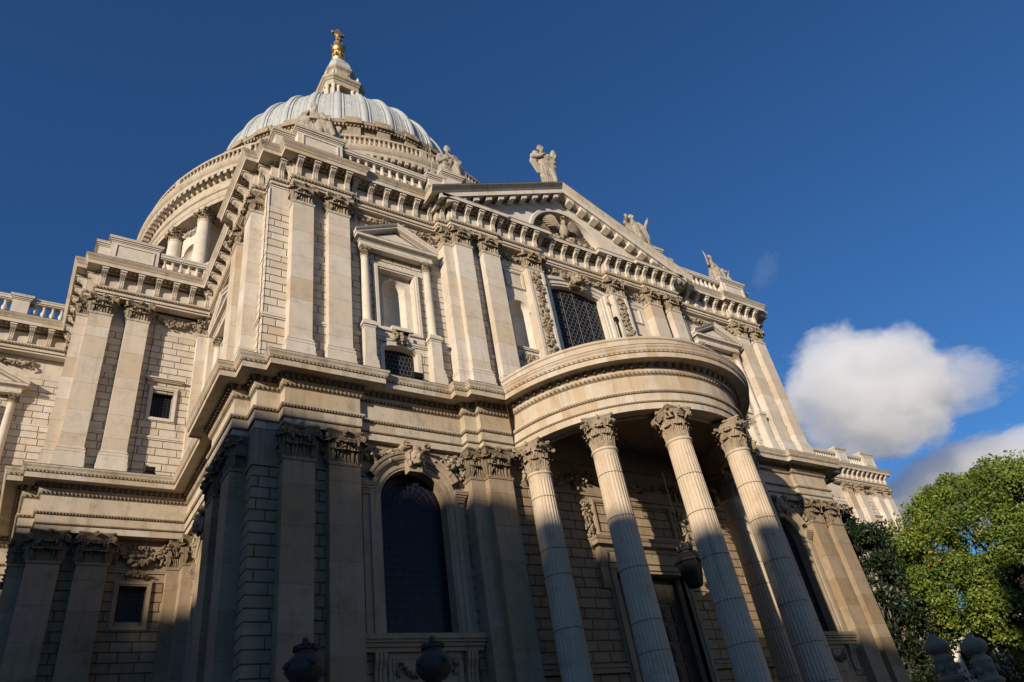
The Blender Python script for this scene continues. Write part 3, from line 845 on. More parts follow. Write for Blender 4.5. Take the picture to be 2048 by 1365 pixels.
def niche(mb, F, c, r, z0, zs, dep=.9, n=16, ms=6):
    """half-round niche with quarter-sphere head"""
    k = dep
    rows = [[F(c - r * math.cos(pi * i / n), -k * r * math.sin(pi * i / n), z) for i in range(n + 1)] for z in (z0, zs)]
    mb.grid(rows)
    rows = []
    for j in range(ms + 1):
        a = pi / 2 * j / ms
        rows.append([F(c - r * math.cos(a) * math.cos(pi * i / n), -k * r * math.cos(a) * math.sin(pi * i / n), zs + r * math.sin(a)) for i in range(n + 1)])
    mb.grid(rows)
    mb.face([mb.vert(F(c - r * math.cos(pi * i / n), -k * r * math.sin(pi * i / n), z0)) for i in range(n + 1)])
    mb.grid([[F(c - (r) * math.cos(pi * i / n), d - k * (r - e) * math.sin(pi * i / n), z) for i in range(n + 1)] for d, e, z in ((.0, .0, zs - .12), (.0, .05, zs - .1), (.0, .05, zs), (0, 0, zs + .02))])
def plate_with_arch(mb, F, u0, u1, z0, z1, c, r, zb, zs, d, n=20):
    """flat plate pierced by an arched opening (exact curve)"""
    mb.quad(F(u0, d, z0), F(u1, d, z0), F(u1, d, zb), F(u0, d, zb)) if zb > z0 else None
    mb.quad(F(u0, d, zb), F(c - r, d, zb), F(c - r, d, zs), F(u0, d, zs)); mb.quad(F(c + r, d, zb), F(u1, d, zb), F(u1, d, zs), F(c + r, d, zs))
    a_ = [(c - r * math.cos(pi * i / n), zs + r * math.sin(pi * i / n)) for i in range(n + 1)]
    b_ = []
    for i in range(n + 1):
        t = i / n
        if t < .25: b_.append((u0, zs + (z1 - zs) * t / .25))
        elif t > .75: b_.append((u1, zs + (z1 - zs) * (1 - t) / .25))
        else: b_.append((u0 + (u1 - u0) * (t - .25) / .5, z1))
    mb.grid([[F(u, d, z) for u, z in a_], [F(u, d, z) for u, z in b_]])
def gable(mb, F, c, hw, z0, rise, prof, d0=0.0):
    """raking cornice: prof = (offset outward, height) swept up and down a gable"""
    rows = [[F(c - hw - o * .0, d0 + o, z0 + h), F(c, d0 + o, z0 + rise + h), F(c + hw, d0 + o, z0 + h)] for o, h in prof]
    mb.grid(rows)
    i0 = len(mb.v)
    for s_ in (0, 2): mb.face([mb.vert(r[s_]) for r in rows])
small_cap = None
def aedicule(F, c, seed=0):
    """upper storey tabernacle: pedestals, two columns, pediment, framed niche, small window below"""
    global small_cap
    if small_cap is None: small_cap = column_capital(.2, .62, 9)
    par = Vector(F(c, 0, 18.3))
    mb = MB()
    # back panel with niche
    plate_with_arch(mb, F, c - .98, c + .98, 20.75, 24.75, c, .62, 20.95, 23.75, -.28)
    Fn = lambda u, d, z: F(u, d - .28, z)
    niche(mb, Fn, c, .62, 20.95, 23.75)
    for k in (-1, 1):
        mb.quad(F(c + k * .96, -.3, 20.8), F(c + k * .96, .12, 20.8), F(c + k * .96, .12, 24.6), F(c + k * .96, -.3, 24.6))
    mb.quad(F(c - .96, -.3, 24.58), F(c + .96, -.3, 24.58), F(c + .96, .12, 24.58), F(c - .96, .12, 24.58))
    o = mb.obj('niche', 'upper', cath, 40, par)
    fr = MB(); moulded_rect(fr, F, c - .95, c + .95, 20.9, 24.55, .3, .2)
    fr.fbox(F, c - 1.3, c + 1.3, -.1, .1, 20.3, 20.6)
    fr.fbox(F, c - .5, c + .5, -.2, .28, 20.75, 20.95); fr.fbox(F, c - .42, c + .42, -.2, .2, 20.66, 20.75)
    fr.obj('architrave', 'upper', o)
    for k in (-1, 1):
        u = c + k * 1.72; p = MB()
        for e, za, zb in ((.36, 17.45, 18.3), (.34, 18.3, 18.55), (.3, 18.55, 18.75), (.27, 18.75, 20.4), (.3, 20.4, 20.5), (.36, 20.5, 20.62), (.33, 20.62, 20.72), (.28, 20.72, 20.8)):
            p.fbox(F, u - e, u + e, -.1, .2 + e, za, zb)
        p.obj('pedestal', 'upper', o)
        q = MB(); ctr = F(u, .2, 0)
        q.lathe([(.27, 20.8), (.27, 20.88), (.25, 20.9), (.22, 20.98), (.215, 22.5), (.19, 24.86), (.215, 24.88), (.215, 24.93)], ctr, 20)
        cobj = q.obj('small_column', 'upper', o, 40)
        inst('column_capital', small_cap, o, F(u, .2, 24.93), rot_of(F), (1, 1, 1))
    e = MB()
    Fd = F
    hw = 2.02
    path = [F(c - hw, -.05, 0)[:2], F(c - hw, .42, 0)[:2], F(c + hw, .42, 0)[:2], F(c + hw, -.05, 0)[:2]]
    e.sweep(path, [(-.35, 25.52), (0, 25.52), (0, 25.6), (.02, 25.62), (.02, 25.7), (0, 25.72), (0, 25.84), (.06, 25.88), (.08, 25.95), (.26, 25.97), (.27, 26.1), (.3, 26.12), (-.3, 26.14)])
    # tympanum and raking cornice
    e.extr(F, [(c - hw, 26.1), (c + hw, 26.1), (c, 27.05)], -.05, .36)
    gable(e, F, c, 2.33, 26.1, 1.15, [(-.42, -.02), (.36, -.02), (.36, .04), (.6, .06), (.62, .16), (.68, .2), (.74, .3), (-.42, .32)])
    e.obj('small_pediment', 'upper', o)
    w = MB(); w.face([w.vert(F(u, -.4, z)) for u, z in [(c - .86, 18.2), (c + .86, 18.2)] + [(c + .86 * math.cos(pi * i / 12), 19.75 + .24 * math.sin(pi * i / 12)) for i in range(13)]])
    w.obj('small_window', 'glass', o)
    w = MB()
    n = 14
    def ol(e_, d): return [F(c - .86 - e_, d, 18.2)] + [F(c - (.86 + e_) * math.cos(pi * i / n), d, 19.72 + (.26 + e_) * math.sin(pi * i / n)) for i in range(n + 1)] + [F(c + .86 + e_, d, 18.2)]
    w.grid([ol(0, -.45), ol(0, .05), ol(.2, .05), ol(.22, -.05)]); w.fbox(F, c - 1.2, c + 1.2, -.4, .1, 17.9, 18.2)
    w.obj('window_surround', 'upper', o)
    b = lattice(F, c - .86, c + .86, 18.2, 19.95, -.39, .2, .26, .012, True); b.obj('glazing_bar', 'leadbar', o)
    k = MB(); scatter_carving(k, F, c - .42, c + .42, 20.0, 20.65, .16, 26, seed, .3); mask_head(k, F, c, .2, 20.3, .45); k.obj('carved_cartouche', 'carved', o, 50)
    g = MB(); garland(g, F, c - 2.2, c - .5, 28.05, .3, .19, seed, .7, .1); garland(g, F, c + .5, c + 2.2, 28.05, .3, .19, seed + 3, .7, .1)
    garland(g, F, c - .6, c + .6, 27.9, .1, .17, seed + 4, 0, .1)
    g.obj('carved_garland', 'carved', o, 50)
    return o
aedicule(S(25.0), AX, 1); aedicule(frame(2 * XB, 25.0, 1, 0), -AX, 2); aedicule(west(6.85), -33.1, 3); aedicule(S(44.15), -4.2, 4)
# small square windows of the bastion
def small_window(F, u0, u1, z0, z1, hood, mat, seed=0):
    g = MB(); g.quad(F(u0, -.3, z0), F(u1, -.3, z0), F(u1, -.3, z1), F(u0, -.3, z1))
    o = g.obj('square_window', 'glass', cath, None, Vector(F((u0 + u1) / 2, 0, z0)))
    f = MB(); moulded_rect(f, F, u0, u1, z0, z1, .24, .12)
    f.grid([[F(u0, -.32, z0), F(u1, -.32, z0), F(u1, -.32, z1), F(u0, -.32, z1)], [F(u0, .08, z0), F(u1, .08, z0), F(u1, .08, z1), F(u0, .08, z1)]], True)
    if hood:
        for e, za in ((.05, .52), (.12, .58), (.2, .64)): f.fbox(F, u0 - .3 - e, u1 + .3 + e, -.05, .08 + e, z1 + za, z1 + za + .07)
    f.obj('window_frame', mat, o)
    b = lattice(F, u0, u1, z0, z1, -.29, .17, .17, .02); b.obj('glazing_bar', 'darkbar', o)
small_window(FB, 4.0, 5.03, 21.43, 23.15, True, 'upper'); small_window(FB, 3.9, 5.06, 10.6, 12.4, False, 'lower'); small_window(FC, 81.45, 82.55, 20.6, 24.1, True, 'upper')
mb = MB(); garland(mb, FB, 3.5, 5.6, 14.2, .75, .27, 5, .9, .15); scatter_carving(mb, FB, 4.0, 5.1, 13.6, 14.3, .17, 24, 6); mb.obj('carved_garland', 'sooty', cath, 50)
hang(FB, 3.9, 5.1, 12.85, -.1, .12, 8, 0, .15, 'sooty', cath)
mb = MB(); garland(mb, FB, 3.4, 5.7, 28.1, .5, .2, 15, .7, .12); scatter_carving(mb, FB, 3.5, 5.7, 27.5, 28.2, .13, 26, 16); mb.obj('carved_garland', 'carved', cath, 50)
for cc in (82.0,):
    mb = MB(); garland(mb, FC, 81.0, 83.0, 28.0, .3, .22, 25, .5, .12); mb.obj('carved_garland', 'carved', cath, 50)
# ---- centre bays of the upper storey ---------------------------------------
for m in (0, 1):
    F = south(24.62) if not m else frame(2 * XU, 24.62, 1, 0); sg = 1 if not m else -1
    c = sg * 20.25
    mb = MB(); plate_with_arch(mb, F, c - 1.25, c + 1.25, 17.45, 25.35, c, .62, 21.4, 24.1, 0)
    niche(mb, F, c, .62, 21.4, 24.1)
    mb.quad(F(c - 1.25, 0, 25.35), F(c + 1.25, 0, 25.35), F(c + 1.25, 0, 28.36), F(c - 1.25, 0, 28.36))
    o = mb.obj('niche', 'upper', cath, 40, Vector(F(c, 0, 21.4)))
    f = MB(); n = 18
    f.grid([[F(c - r * math.cos(pi * i / n), d, 24.1 + r * math.sin(pi * i / n)) for i in range(n + 1)] for r, d in ((.62, 0), (.62, .05), (.78, .07), (.82, .07), (.84, 0))])
    for s_ in (-1, 1): f.fbox(F, *sorted((c + s_ * .62, c + s_ * .9)), 0, .09, 23.98, 24.12)
    pf = MB(); moulded_rect(pf, F, c - .5, c + .5, 25.75, 26.75, .16, .1); pf.obj('panel_frame', 'upper', o)
    f.obj('niche_moulding', 'upper', o); f = MB()
    for e, za in ((.1, 21.25), (.14, 21.32), (.06, 20.2), (.08, 19.9), (.12, 20.0)): f.fbox(F, c - 1.0, c + 1.0, 0, e, za, za + .07)
    moulded_rect(f, F, c - .62, c + .62, 20.5, 21.0, .07, .05); f.obj('panel_mouldings', 'upper', o)
    f = MB(); f.fbox(F, c - 1.2, c + 1.2, 0, .05, 27.1, 27.18); f.obj('string_course', 'upper', o)
    g = MB(); scatter_carving(g, F, c - .6, c + .6, 20.52, 20.98, .13, 44, 5 + m); g.obj('carved_panel', 'carved', o, 50); g = MB(); garland(g, F, c - .8, c + .8, 28.1, .3, .17, 7 + m, .6, .1); scatter_carving(g, F, c - .7, c + .7, 27.5, 28.1, .12, 20, 6 + m)
    g.obj('carved_garland', 'carved', o, 50)
    # carved pilaster beside the great window
    u = sg * 21.57
    Fp = south(24.6) if not m else frame(2 * XU, 24.6, 1, 0)
    p = pilaster(Fp, u - .62, u + .62, .42, 'up')
    g = MB()
    for s_ in (-1, 1): g.fbox(Fp, *sorted((u + s_ * .42, u + s_ * .6)), .42, .47, 19.0, 27.0)
    g.obj('pilaster_margin', 'upper', p)
    g = MB(); rr = random.Random(m)
    for i in range(46):
        z = 19.2 + 7.8 * i / 46
        for q in range(4):
            g.blob(Fp(u + rr.gauss(0, .16), .45 + rr.uniform(0, .06), z + rr.uniform(-.1, .1)), (rr.uniform(.06, .15), .08, rr.uniform(.05, .12)), 6, 4, Matrix.Rotation(rr.uniform(-1, 1), 3, 'Y'), rr.random() * .5)
    g.obj('carved_drop', 'carved', p, 50)
# great window
FG = south(24.72); c = XU
mb = MB(); n = 20
gz = 26.75
def seg(hw, e, d, zb=17.5): return [FG(c - hw, d, zb)] + [FG(c - hw + 2 * hw * i / n, d, gz + e + .32 * (1 - (2 * i / n - 1) ** 2)) for i in range(n + 1)] + [FG(c + hw, d, zb)]
mb.face([mb.vert(p) for p in seg(1.9, -.05, -.25)])
gw = mb.obj('great_window', 'glass', cath, None, Vector(FG(c, 0, 17.5)))
mb = MB(); mb.grid([seg(1.88, -.05, -.3), seg(1.88, -.05, .08), seg(1.98, .05, .08), seg(2.0, .07, .16), seg(2.2, .26, .16), seg(2.22, .28, .26), seg(2.42, .45, .3), seg(2.44, .47, -.1)])
for s_ in (-1, 1): mb.fbox(FG, *sorted((c + s_ * 2.4, c + s_ * 2.62)), -.1, .14, 17.5, 27.4)
mb.quad(FG(c - 2.7, -.02, 27.2), FG(c + 2.7, -.02, 27.2), FG(c + 2.7, -.02, 28.36), FG(c - 2.7, -.02, 28.36))
mb.obj('architrave', 'upper', gw)
b = MB()
for i in range(1, 12):
    u = c - 1.88 + 3.76 * i / 12
    if i in (3, 6, 9): b.fbox(FG, u - .011, u + .011, -.24, -.215, 17.6, 26.95)
nz = 34
for i in range(nz):
    za, zb = 17.6 + 9.4 * i / nz, 17.6 + 9.4 * (i + 1) / nz
    b.fbox(FG, c - 1.88, c + 1.88, -.24, -.225, zb - .008, zb + .008)
    for j in range(12):
        u = c - 1.88 + 3.76 * (j + (.5 if i % 2 else 0)) / 12
        if u > c - 1.87 and (zb < 26.6 or abs(u - c) < 1.3): b.fbox(FG, u - .007, u + .007, -.24, -.225, za, zb)
b.obj('glazing_bar', 'leadbar', gw)
k = MB(); k.extr(FG, [(c - .3, 26.9), (c + .3, 26.9), (c + .42, 28.0), (c - .42, 28.0)], .0, .45); mask_head(k, FG, c, .55, 27.4, .8)
for s_ in (-1, 1):
    volute(k, FG(c + s_ * .75, .35, 27.65), 0 if s_ > 0 else pi, .34, .22); volute(k, FG(c + s_ * .5, .4, 26.95), pi if s_ > 0 else 0, .22, .2)
garland(k, FG, c - 2.5, c - .9, 28.0, .25, .2, 33, .3, .2); garland(k, FG, c + .9, c + 2.5, 28.0, .25, .2, 34, .3, .2)
k.obj('keystone', 'carved', gw, 50)
for s_ in (-1, 1):
    mb = MB(); fleur(mb, FG(c + s_ * 2.35, .3, 26.4), .16, rnd, 8); mb.obj('rosette', 'carved', gw, 50)
# drainpipe by the great window
mb = MB(); mb.tube([(27.2, 24.2, 24.9), (27.2, 24.2, 17.6)], .05, 6); mb.box(27.1, 27.3, 24.1, 24.3, 24.9, 25.15); mb.obj('drainpipe', 'iron', cath)
for x, y, z in ((4.3, 36.1, 17.48), (13.2, 24.15, 17.5), (33.5, 24.2, 17.5)):
    mb = MB(); mb.box(x - .28, x + .28, y - .12, y + .2, z, z + .16); mb.box(x - .22, x + .22, y - .2, y + .1, z + .16, z + .42); mb.obj('floodlight', 'iron', cath)
for pts in ([(11.0, 24.93, 28.3), (11.0, 24.93, 17.6)], [(6.3, 24.98, 28.2), (6.3, 24.98, 17.6)], [(15.2, 24.93, 14.4), (15.2, 24.93, 4.5)], [(3.55, 37.2, 28.2), (3.55, 37.2, 17.6)]):
    mb = MB(); mb.tube(pts, .016, 5); mb.obj('lightning_conductor', 'iron', cath)
# ---- portico columns --------------------------------------------------------
def fluted(r0, r1, z0, z1, nf=24):
    mb = MB(); rows = []; ns = 8
    zs = [z0, z0 + .08, z0 + .16, z0 + .3, z0 + 3, z0 + 6, z0 + 9, z1 - .4, z1 - .28, z1 - .2, z1 - .1, z1]
    for z in zs:
        t = (z - z0) / (z1 - z0); r = r0 + (r1 - r0) * (t ** 1.6)
        fl = 0 if (z < z0 + .1 or z > z1 - .22) else (.5 if (z < z0 + .2 or z > z1 - .3) else 1)
        row = []
        for j in range(nf):
            for q, dd in ((0, 0), (.22, 0), (.36, .55), (.61, 1), (.86, .55)):
                a = 2 * pi * (j + q) / nf; rr_ = r - fl * dd * r * .075
                row.append((rr_ * math.cos(a), rr_ * math.sin(a), z))
        rows.append(row)
    mb.grid(rows, True, .2, True, True)
    # drum joints: thin dark rings, made as a separate mesh
    mb.lathe([(r1 * 1.0, z1 - .06), (r1 * 1.1, z1 - .03), (r1 * 1.12, z1 + .02), (r1 * 1.08, z1 + .07), (r1 * 1.0, z1 + .08)], n=32)
    return mesh_of(mb, 'column_shaft', 'column', 60)
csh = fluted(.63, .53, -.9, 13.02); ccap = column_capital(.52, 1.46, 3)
def joints(seed):
    rr = random.Random(seed); jm = MB()
    for z in (1.2, 2.9, 4.6, 6.4, 8.2, 10.0, 11.75):
        z += rr.uniform(-.45, .45); rj = .63 - .1 * ((z + .9) / 13.92) ** 1.6
        jm.lathe([(rj - .02, z - .011), (rj + .003, z - .008), (rj + .003, z + .008), (rj - .02, z + .011)], n=48, cap=False)
    jm.lathe([(.25, 1.0), (.25, 12.0)], n=8)
    return mesh_of(jm, 'drum_joints', 'dirt')
bm_ = MB(); bm_.box(-.9, .9, -.9, .9, -1.7, -1.3); bm_.lathe([(.88, -1.3), (.9, -1.2), (.84, -1.1), (.74, -1.05), (.78, -.98), (.7, -.9), (.6, -.88)], n=32)
cbase = mesh_of(bm_, 'column_base', 'column', 40)
for a in (-75, -46.5, -17, 17, 46.5, 75):
    t = R(a); x, y = PC[0] + 6.45 * math.sin(t), PC[1] - 6.45 * math.cos(t)
    o = inst('portico_column', csh, cath, (x, y, 0), rnd.uniform(0, .2))
    inst('drum_joints', joints(int(a * 10)), o, (x, y, 0)); inst('capital', ccap, o, (x, y, 13.1), -t * 0 + math.atan2(-(PC[0] - x), (PC[1] - y)) ); inst('base', cbase, o, (x, y, 0))
# ---- door -----------------------------------------------------------------------
mb = MB()
for k in (-1, 1):
    u0, u1 = (24.6 - 2.1, 24.6 - .01) if k < 0 else (24.6 + .01, 24.6 + 2.1)
    mb.fbox(FD, u0, u1, -.55, -.45, -1.6, 9.2)
    for i in range(12):
        for j in range(3):
            a = u0 + .12 + j * .6; z = -1.3 + i * .86
            mb.fbox(FD, a, a + .5, -.45, -.40, z, z + .7); mb.fbox(FD, a + .1, a + .4, -.40, -.37, z + .12, z + .58)
door = mb.obj('door', 'wood', cath, None, Vector((24.6, 24.9, -1.6)))
mb = MB(); moulded_rect(mb, FD, 22.5, 26.7, -1.7, 9.3, .45, .25)
for k in (-1, 1): mb.fbox(FD, *sorted((24.6 + k * 2.1, 24.6 + k * 2.12)), -.6, .1, -1.7, 9.3)
mb.fbox(FD, 22.4, 26.8, -.6, .0, 9.28, 9.34)
mb.fbox(FD, 21.9, 27.3, -.05, .2, 9.75, 10.3)
path = [(21.75, 24.4), (21.75, 24.15), (27.45, 24.15), (27.45, 24.4)]
mb.sweep(path, [(-.1, 10.25), (0, 10.25), (.05, 10.35), (.08, 10.45), (.3, 10.47), (.3, 10.65), (.36, 10.7), (.42, 10.8), (-.2, 10.82)])
for k in (-1, 1):
    u = 24.6 + k * 2.75
    mb.grid([[FD(u + x, d, z) for d, z in ((0, 8.6), (.12, 8.6), (.18, 9.0), (.16, 9.5), (.34, 9.9), (.36, 10.25), (0, 10.25))] for x in (-.2, .2)], True, .2, True, True)
moulded_rect(mb, FD, 22.2, 27.0, 11.2, 12.7, .2, .12)
mb.obj('door_surround', 'lower', door)
hang(FD, 18.3, 21.3, 13.95, .5, .25, 44, .8, .12, 'carved', cath); hang(FD, 27.8, 30.8, 13.95, .5, .25, 45, .8, .12, 'carved', cath); hang(FD, 21.7, 27.4, 14.1, .5, .22, 46, .6, .12, 'carved', cath)
for k in (-1, 1): hang(FD, 24.6 + k * 3.1 - .1, 24.6 + k * 3.1 + .1, 12.6, .1, .16, 47, 2.2, .1, 'carved', cath)
# ---- parapet -----------------------------------------------------------------
bl = MB(); bl.lathe([(.1, 0), (.14, 0), (.14, .06), (.08, .1), (.09, .16), (.155, .32), (.15, .42), (.09, .62), (.075, .72), (.085, .78), (.085, .82), (.14, .86), (.14, .92), (.1, .92)], n=10)
balme = mesh_of(bl, 'baluster', 'upper', 40)
nb = [0]; restbal = MB()
def balus(parent, F, u0, u1, z, sp=.46, d=0.0, small=False):
    k = max(1, round((u1 - u0) / sp))
    for i in range(k):
        p = F(u0 + (u1 - u0) * (i + .5) / k, d, z)
        if not small and nb[0] < 100: inst('baluster', balme, parent, p); nb[0] += 1
        else: add_mesh(restbal, balme, p, 0)
par = MB()
def pedestal(mb, F, u0, u1, d0, d1, z1, z0=30.5, panel=True):
    mb.fbox(F, u0 - .06, u1 + .06, d0, d1 + .06, z0, z0 + .5); mb.fbox(F, u0, u1, d0, d1, z0 + .5, z1 - .34)
    for e, a, b in ((.04, z1 - .34, z1 - .26), (.1, z1 - .26, z1 - .16), (.17, z1 - .16, z1 - .06), (.19, z1 - .06, z1)): mb.fbox(F, u0 - e, u1 + e, d0, d1 + e, a, b)
    if panel and u1 - u0 > 1.2: moulded_rect(mb, F, u0 + .35, u1 - .35, z0 + .85, z1 - .65, .09, .05) if False else None
    if panel and u1 - u0 > 1.2:
        a, b, c_, e = u0 + .25, u1 - .25, z0 + .75, z1 - .5
        for q in ((a, b, e - .07, e), (a, b, c_, c_ + .07), (a, a + .07, c_ + .07, e - .07), (b - .07, b, c_ + .07, e - .07)): mb.fbox(F, q[0], q[1], d1 - .02, d1 + .05, q[2], q[3])
def rail(mb, F, u0, u1, z=32.1, d=0.0):
    mb.fbox(F, u0, u1, d - .3, d + .22, 30.5, 31.02); mb.fbox(F, u0, u1, d - .28, d + .25, 31.02, 31.13)
    mb.fbox(F, u0, u1, d - .2, d + .2, 32.05, 32.13); mb.fbox(F, u0, u1, d - .26, d + .26, 32.13, 32.3); mb.fbox(F, u0, u1, d - .29, d + .29, 32.3, 32.4)
for m in (0, 1):
    F = south(24.7) if not m else frame(2 * XB, 24.7, 1, 0)
    def U(a, b): return (a, b) if not m else (-b, -a)
    for a, b, d0, d1, z1, pn_ in ((7.5, 9.95, -1.2, .35, 32.65, True), (6.5, 7.45, -1.6, -.2, 32.5, False), (15.2, 16.1, -1.0, .35, 32.6, False), (16.1, 17.4, -1.0, .5, 33.1, False)):
        p = MB(); pedestal(p, F, *U(a, b), d0, d1, z1, panel=pn_); p.obj('parapet_pedestal', 'upper', cath)
    p = MB(); rail(p, F, *U(10.1, 15.1)); o = p.obj('balustrade', 'upper', cath); balus(o, F, *U(10.3, 15.0), 31.13)
    Fs = west(6.6) if not m else frame(2 * XB - 6.6, 0, 0, 1)
    p = MB(); a, b = ((-42, -29.3) if not m else (29.3, 42)); rail(p, Fs, a, b); a2, b2 = ((-29.2, -25.8) if not m else (25.8, 29.2)); pedestal(p, Fs, a2, b2, -1.2, .25, 32.6)
    o = p.obj('balustrade', 'upper', cath); balus(o, Fs, a + .2, b - .2, 31.13, small=True)
F = south(36.85)
p = MB(); pedestal(p, F, .5, 3.1, -1.2, .25, 32.8); p.obj('parapet_pedestal', 'upper', cath); p = MB(); pedestal(p, F, -.1, .5, -1.6, -.2, 32.6, panel=False); p.obj('parapet_pedestal', 'upper', cath)
p = MB(); rail(p, F, 3.2, 6.6); o = p.obj('balustrade', 'upper', cath); balus(o, F, 3.25, 6.5, 31.13)
F = south(43.9)
p = MB(); rail(p, F, -34, -.1); pedestal(p, F, -3.9, -3.0, -.5, .3, 32.42, panel=False); pedestal(p, F, -11, -8, -.5, .3, 32.42); o = p.obj('balustrade', 'upper', cath); balus(o, F, -2.9, -.5, 31.13); balus(o, F, -7.9, -4.0, 31.13, small=True)
F = south(42.75)
p = MB(); rail(p, F, 60, 85.5); pedestal(p, F, 78.6, 80.6, -.8, .35, 33.0); pedestal(p, F, 83.8, 86.3, -.8, .35, 33.0); o = p.obj('balustrade', 'upper', cath); balus(o, F, 80.8, 83.6, 31.13); balus(o, F, 60.2, 78.4, 31.13, small=True)
o = restbal.obj('baluster', 'upper', cath, 40); o['kind'] = 'stuff'
# ---- pediment -------------------------------------------------------------------
FT = south(24.02)
hw = XU - 15.2; apex = 35.15; z0 = 30.5
mb = MB()
tc = (XU, 30.2); rr_ = 2.75; n = 48
inner, outer = [], []
slope = (apex - .9 - 29.9) / hw
for i in range(n + 1):
    a = pi * i / n; ca, sa = math.cos(a), math.sin(a)
    inner.append((tc[0] + rr_ * ca, tc[1] + rr_ * sa))
    t = (hw * slope) / (sa + slope * abs(ca)) if True else 0
    outer.append((tc[0] + t * ca, tc[1] + t * sa))
mb.grid([[FT(u, -.08, z) for u, z in outer], [FT(u, -.08, z) for u, z in inner], [FT(u, -.6, z) for u, z in inner]])
mb.face([mb.vert(FT(u, -.6, z)) for u, z in inner])
ped = mb.obj('pediment', 'upper', cath, 30, Vector((XU, 24.02, 30.2)))
mb = MB()
mb.grid([[FT(tc[0] + r * math.cos(pi * i / n), d, tc[1] + r * math.sin(pi * i / n)) for i in range(n + 1)] for r, d in ((2.75, -.1), (2.75, -.02), (2.95, 0), (3.0, -.03), (3.02, -.1))])
mb.obj('recess_moulding', 'upper', ped, 30)
mb = MB()
gable(mb, FT, XU, hw, 30.5, apex - 30.5, [(-.9, -1.0), (-.02, -1.0), (.03, -.95), (.05, -.86), (.1, -.83), (.6, -.78), (.6, -.82), (.64, -.82), (.64, -.5), (.68, -.46)])
mb.obj('raking_corona', 'upper', ped)
mb = MB(); gable(mb, FT, XU, hw + .55, 30.5 - .55 * (apex - 30.5) / hw, apex - 30.5 + .55 * (apex - 30.5) / hw, [(-.9, -.47), (.68, -.46), (.7, -.36), (.78, -.2), (.84, -.08), (.84, 0), (-.9, .02)])
mb.obj('raking_cymatium', 'cornice', ped)
mb = MB(); z_l = 30.5 - .55 * (apex - 30.5) / hw
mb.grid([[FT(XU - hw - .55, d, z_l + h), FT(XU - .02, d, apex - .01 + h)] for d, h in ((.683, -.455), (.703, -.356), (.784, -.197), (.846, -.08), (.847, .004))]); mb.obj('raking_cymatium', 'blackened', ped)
mb = MB(); gable(mb, FT, XU, hw + .55, 30.5 - .55 * (apex - 30.5) / hw, apex - 30.5 + .55 * (apex - 30.5) / hw, [(-.9, .021), (.84, .002), (.85, .03), (-.9, .05)])
mb.obj('cornice_capping', 'dirt', ped)
st_ = MB()
sl_ = (apex - 30.5) / hw
for k in (-1, 1):
    for i in range(10):
        u = XU + k * (hw - .7 - i * .92); zz = 30.5 + sl_ * (hw - abs(u - XU)) - .82
        b_ = MB(); x = .2
        b_.grid([[FT(u + q, d, zz + sl_ * (-q * k) - hh) for q, hh in ((-x, 0), (x, 0), (x, .3), (-x, .3))] for d in (0, .55)], True, .2, True, True)
        b_.obj('rake_modillion', 'upper', ped)
    for i in range(110):
        u = XU + k * (hw - .5 - i * .082); zz = 30.5 + sl_ * (hw - abs(u - XU)) - 1.0
        if abs(u - XU) > .1: st_.fbox(FT, u - .03, u + .03, -.03, .06, zz + .02, zz + .1)
st_.obj('carved_moulding', 'moulding', ped)
# relief: bird with spread wings over foliage
mb = MB(); rr = random.Random(3)
FTr = lambda u, d, z: FT(u, d - .35, z)
c = XU
mb.blob(FTr(c, .15, 31.55), (.34, .3, .55), 12, 8); mb.blob(FTr(c + .02, .25, 32.2), (.15, .18, .3), 8, 6); mb.blob(FTr(c - .03, .35, 32.5), (.15, .2, .13), 8, 6); mb.blob(FTr(c - .15, .45, 32.46), (.12, .08, .05), 6, 4)
for k in (-1, 1):
    for i in range(9):
        t = i / 8; a = .35 + t * 1.15
        L = .9 + .5 * math.sin(t * 2.2)
        p0 = Vector((c + k * .35, 31.7 + t * .25)); p1 = p0 + Vector((k * L * math.cos(a - .5), L * math.sin(a - .5) * .8))
        mb.tube([FTr(p0.x, .12, p0.y), FTr((p0.x + p1.x) / 2, .22, (p0.y + p1.y) / 2 + .05), FTr(p1.x, .05, p1.y)], [.1, .13, .05], 6)
    for i in range(30):
        u = c + k * rr.uniform(.2, 2.2); z = 30.45 + rr.uniform(0, .55) * (1.2 - abs(u - c) * .4)
        mb.blob(FTr(u, rr.uniform(0, .25), z), (rr.uniform(.1, .26), .14, rr.uniform(.08, .2)), 6, 5, Matrix.Rotation(rr.uniform(-1, 1), 3, 'Y'))
    for i in range(14):
        a = .1 + i * .09; mb.tube([FTr(c + k * (1.3 * math.cos(a)), .0, 30.9 + 1.1 * math.sin(a)), FTr(c + k * 2.5 * math.cos(a), -.1, 30.6 + 2.0 * math.sin(a))], [.03, .05], 5)
mb.obj('carved_relief', 'carved', ped, 50)
# roof behind the pediment
mb = MB(); mb.grid([[(XU - hw, y, 30.3), (XU, y, apex - .1), (XU + hw, y, 30.3)] for y in (24.6, 44)]); mb.obj('transept_roof', 'lead', cath)
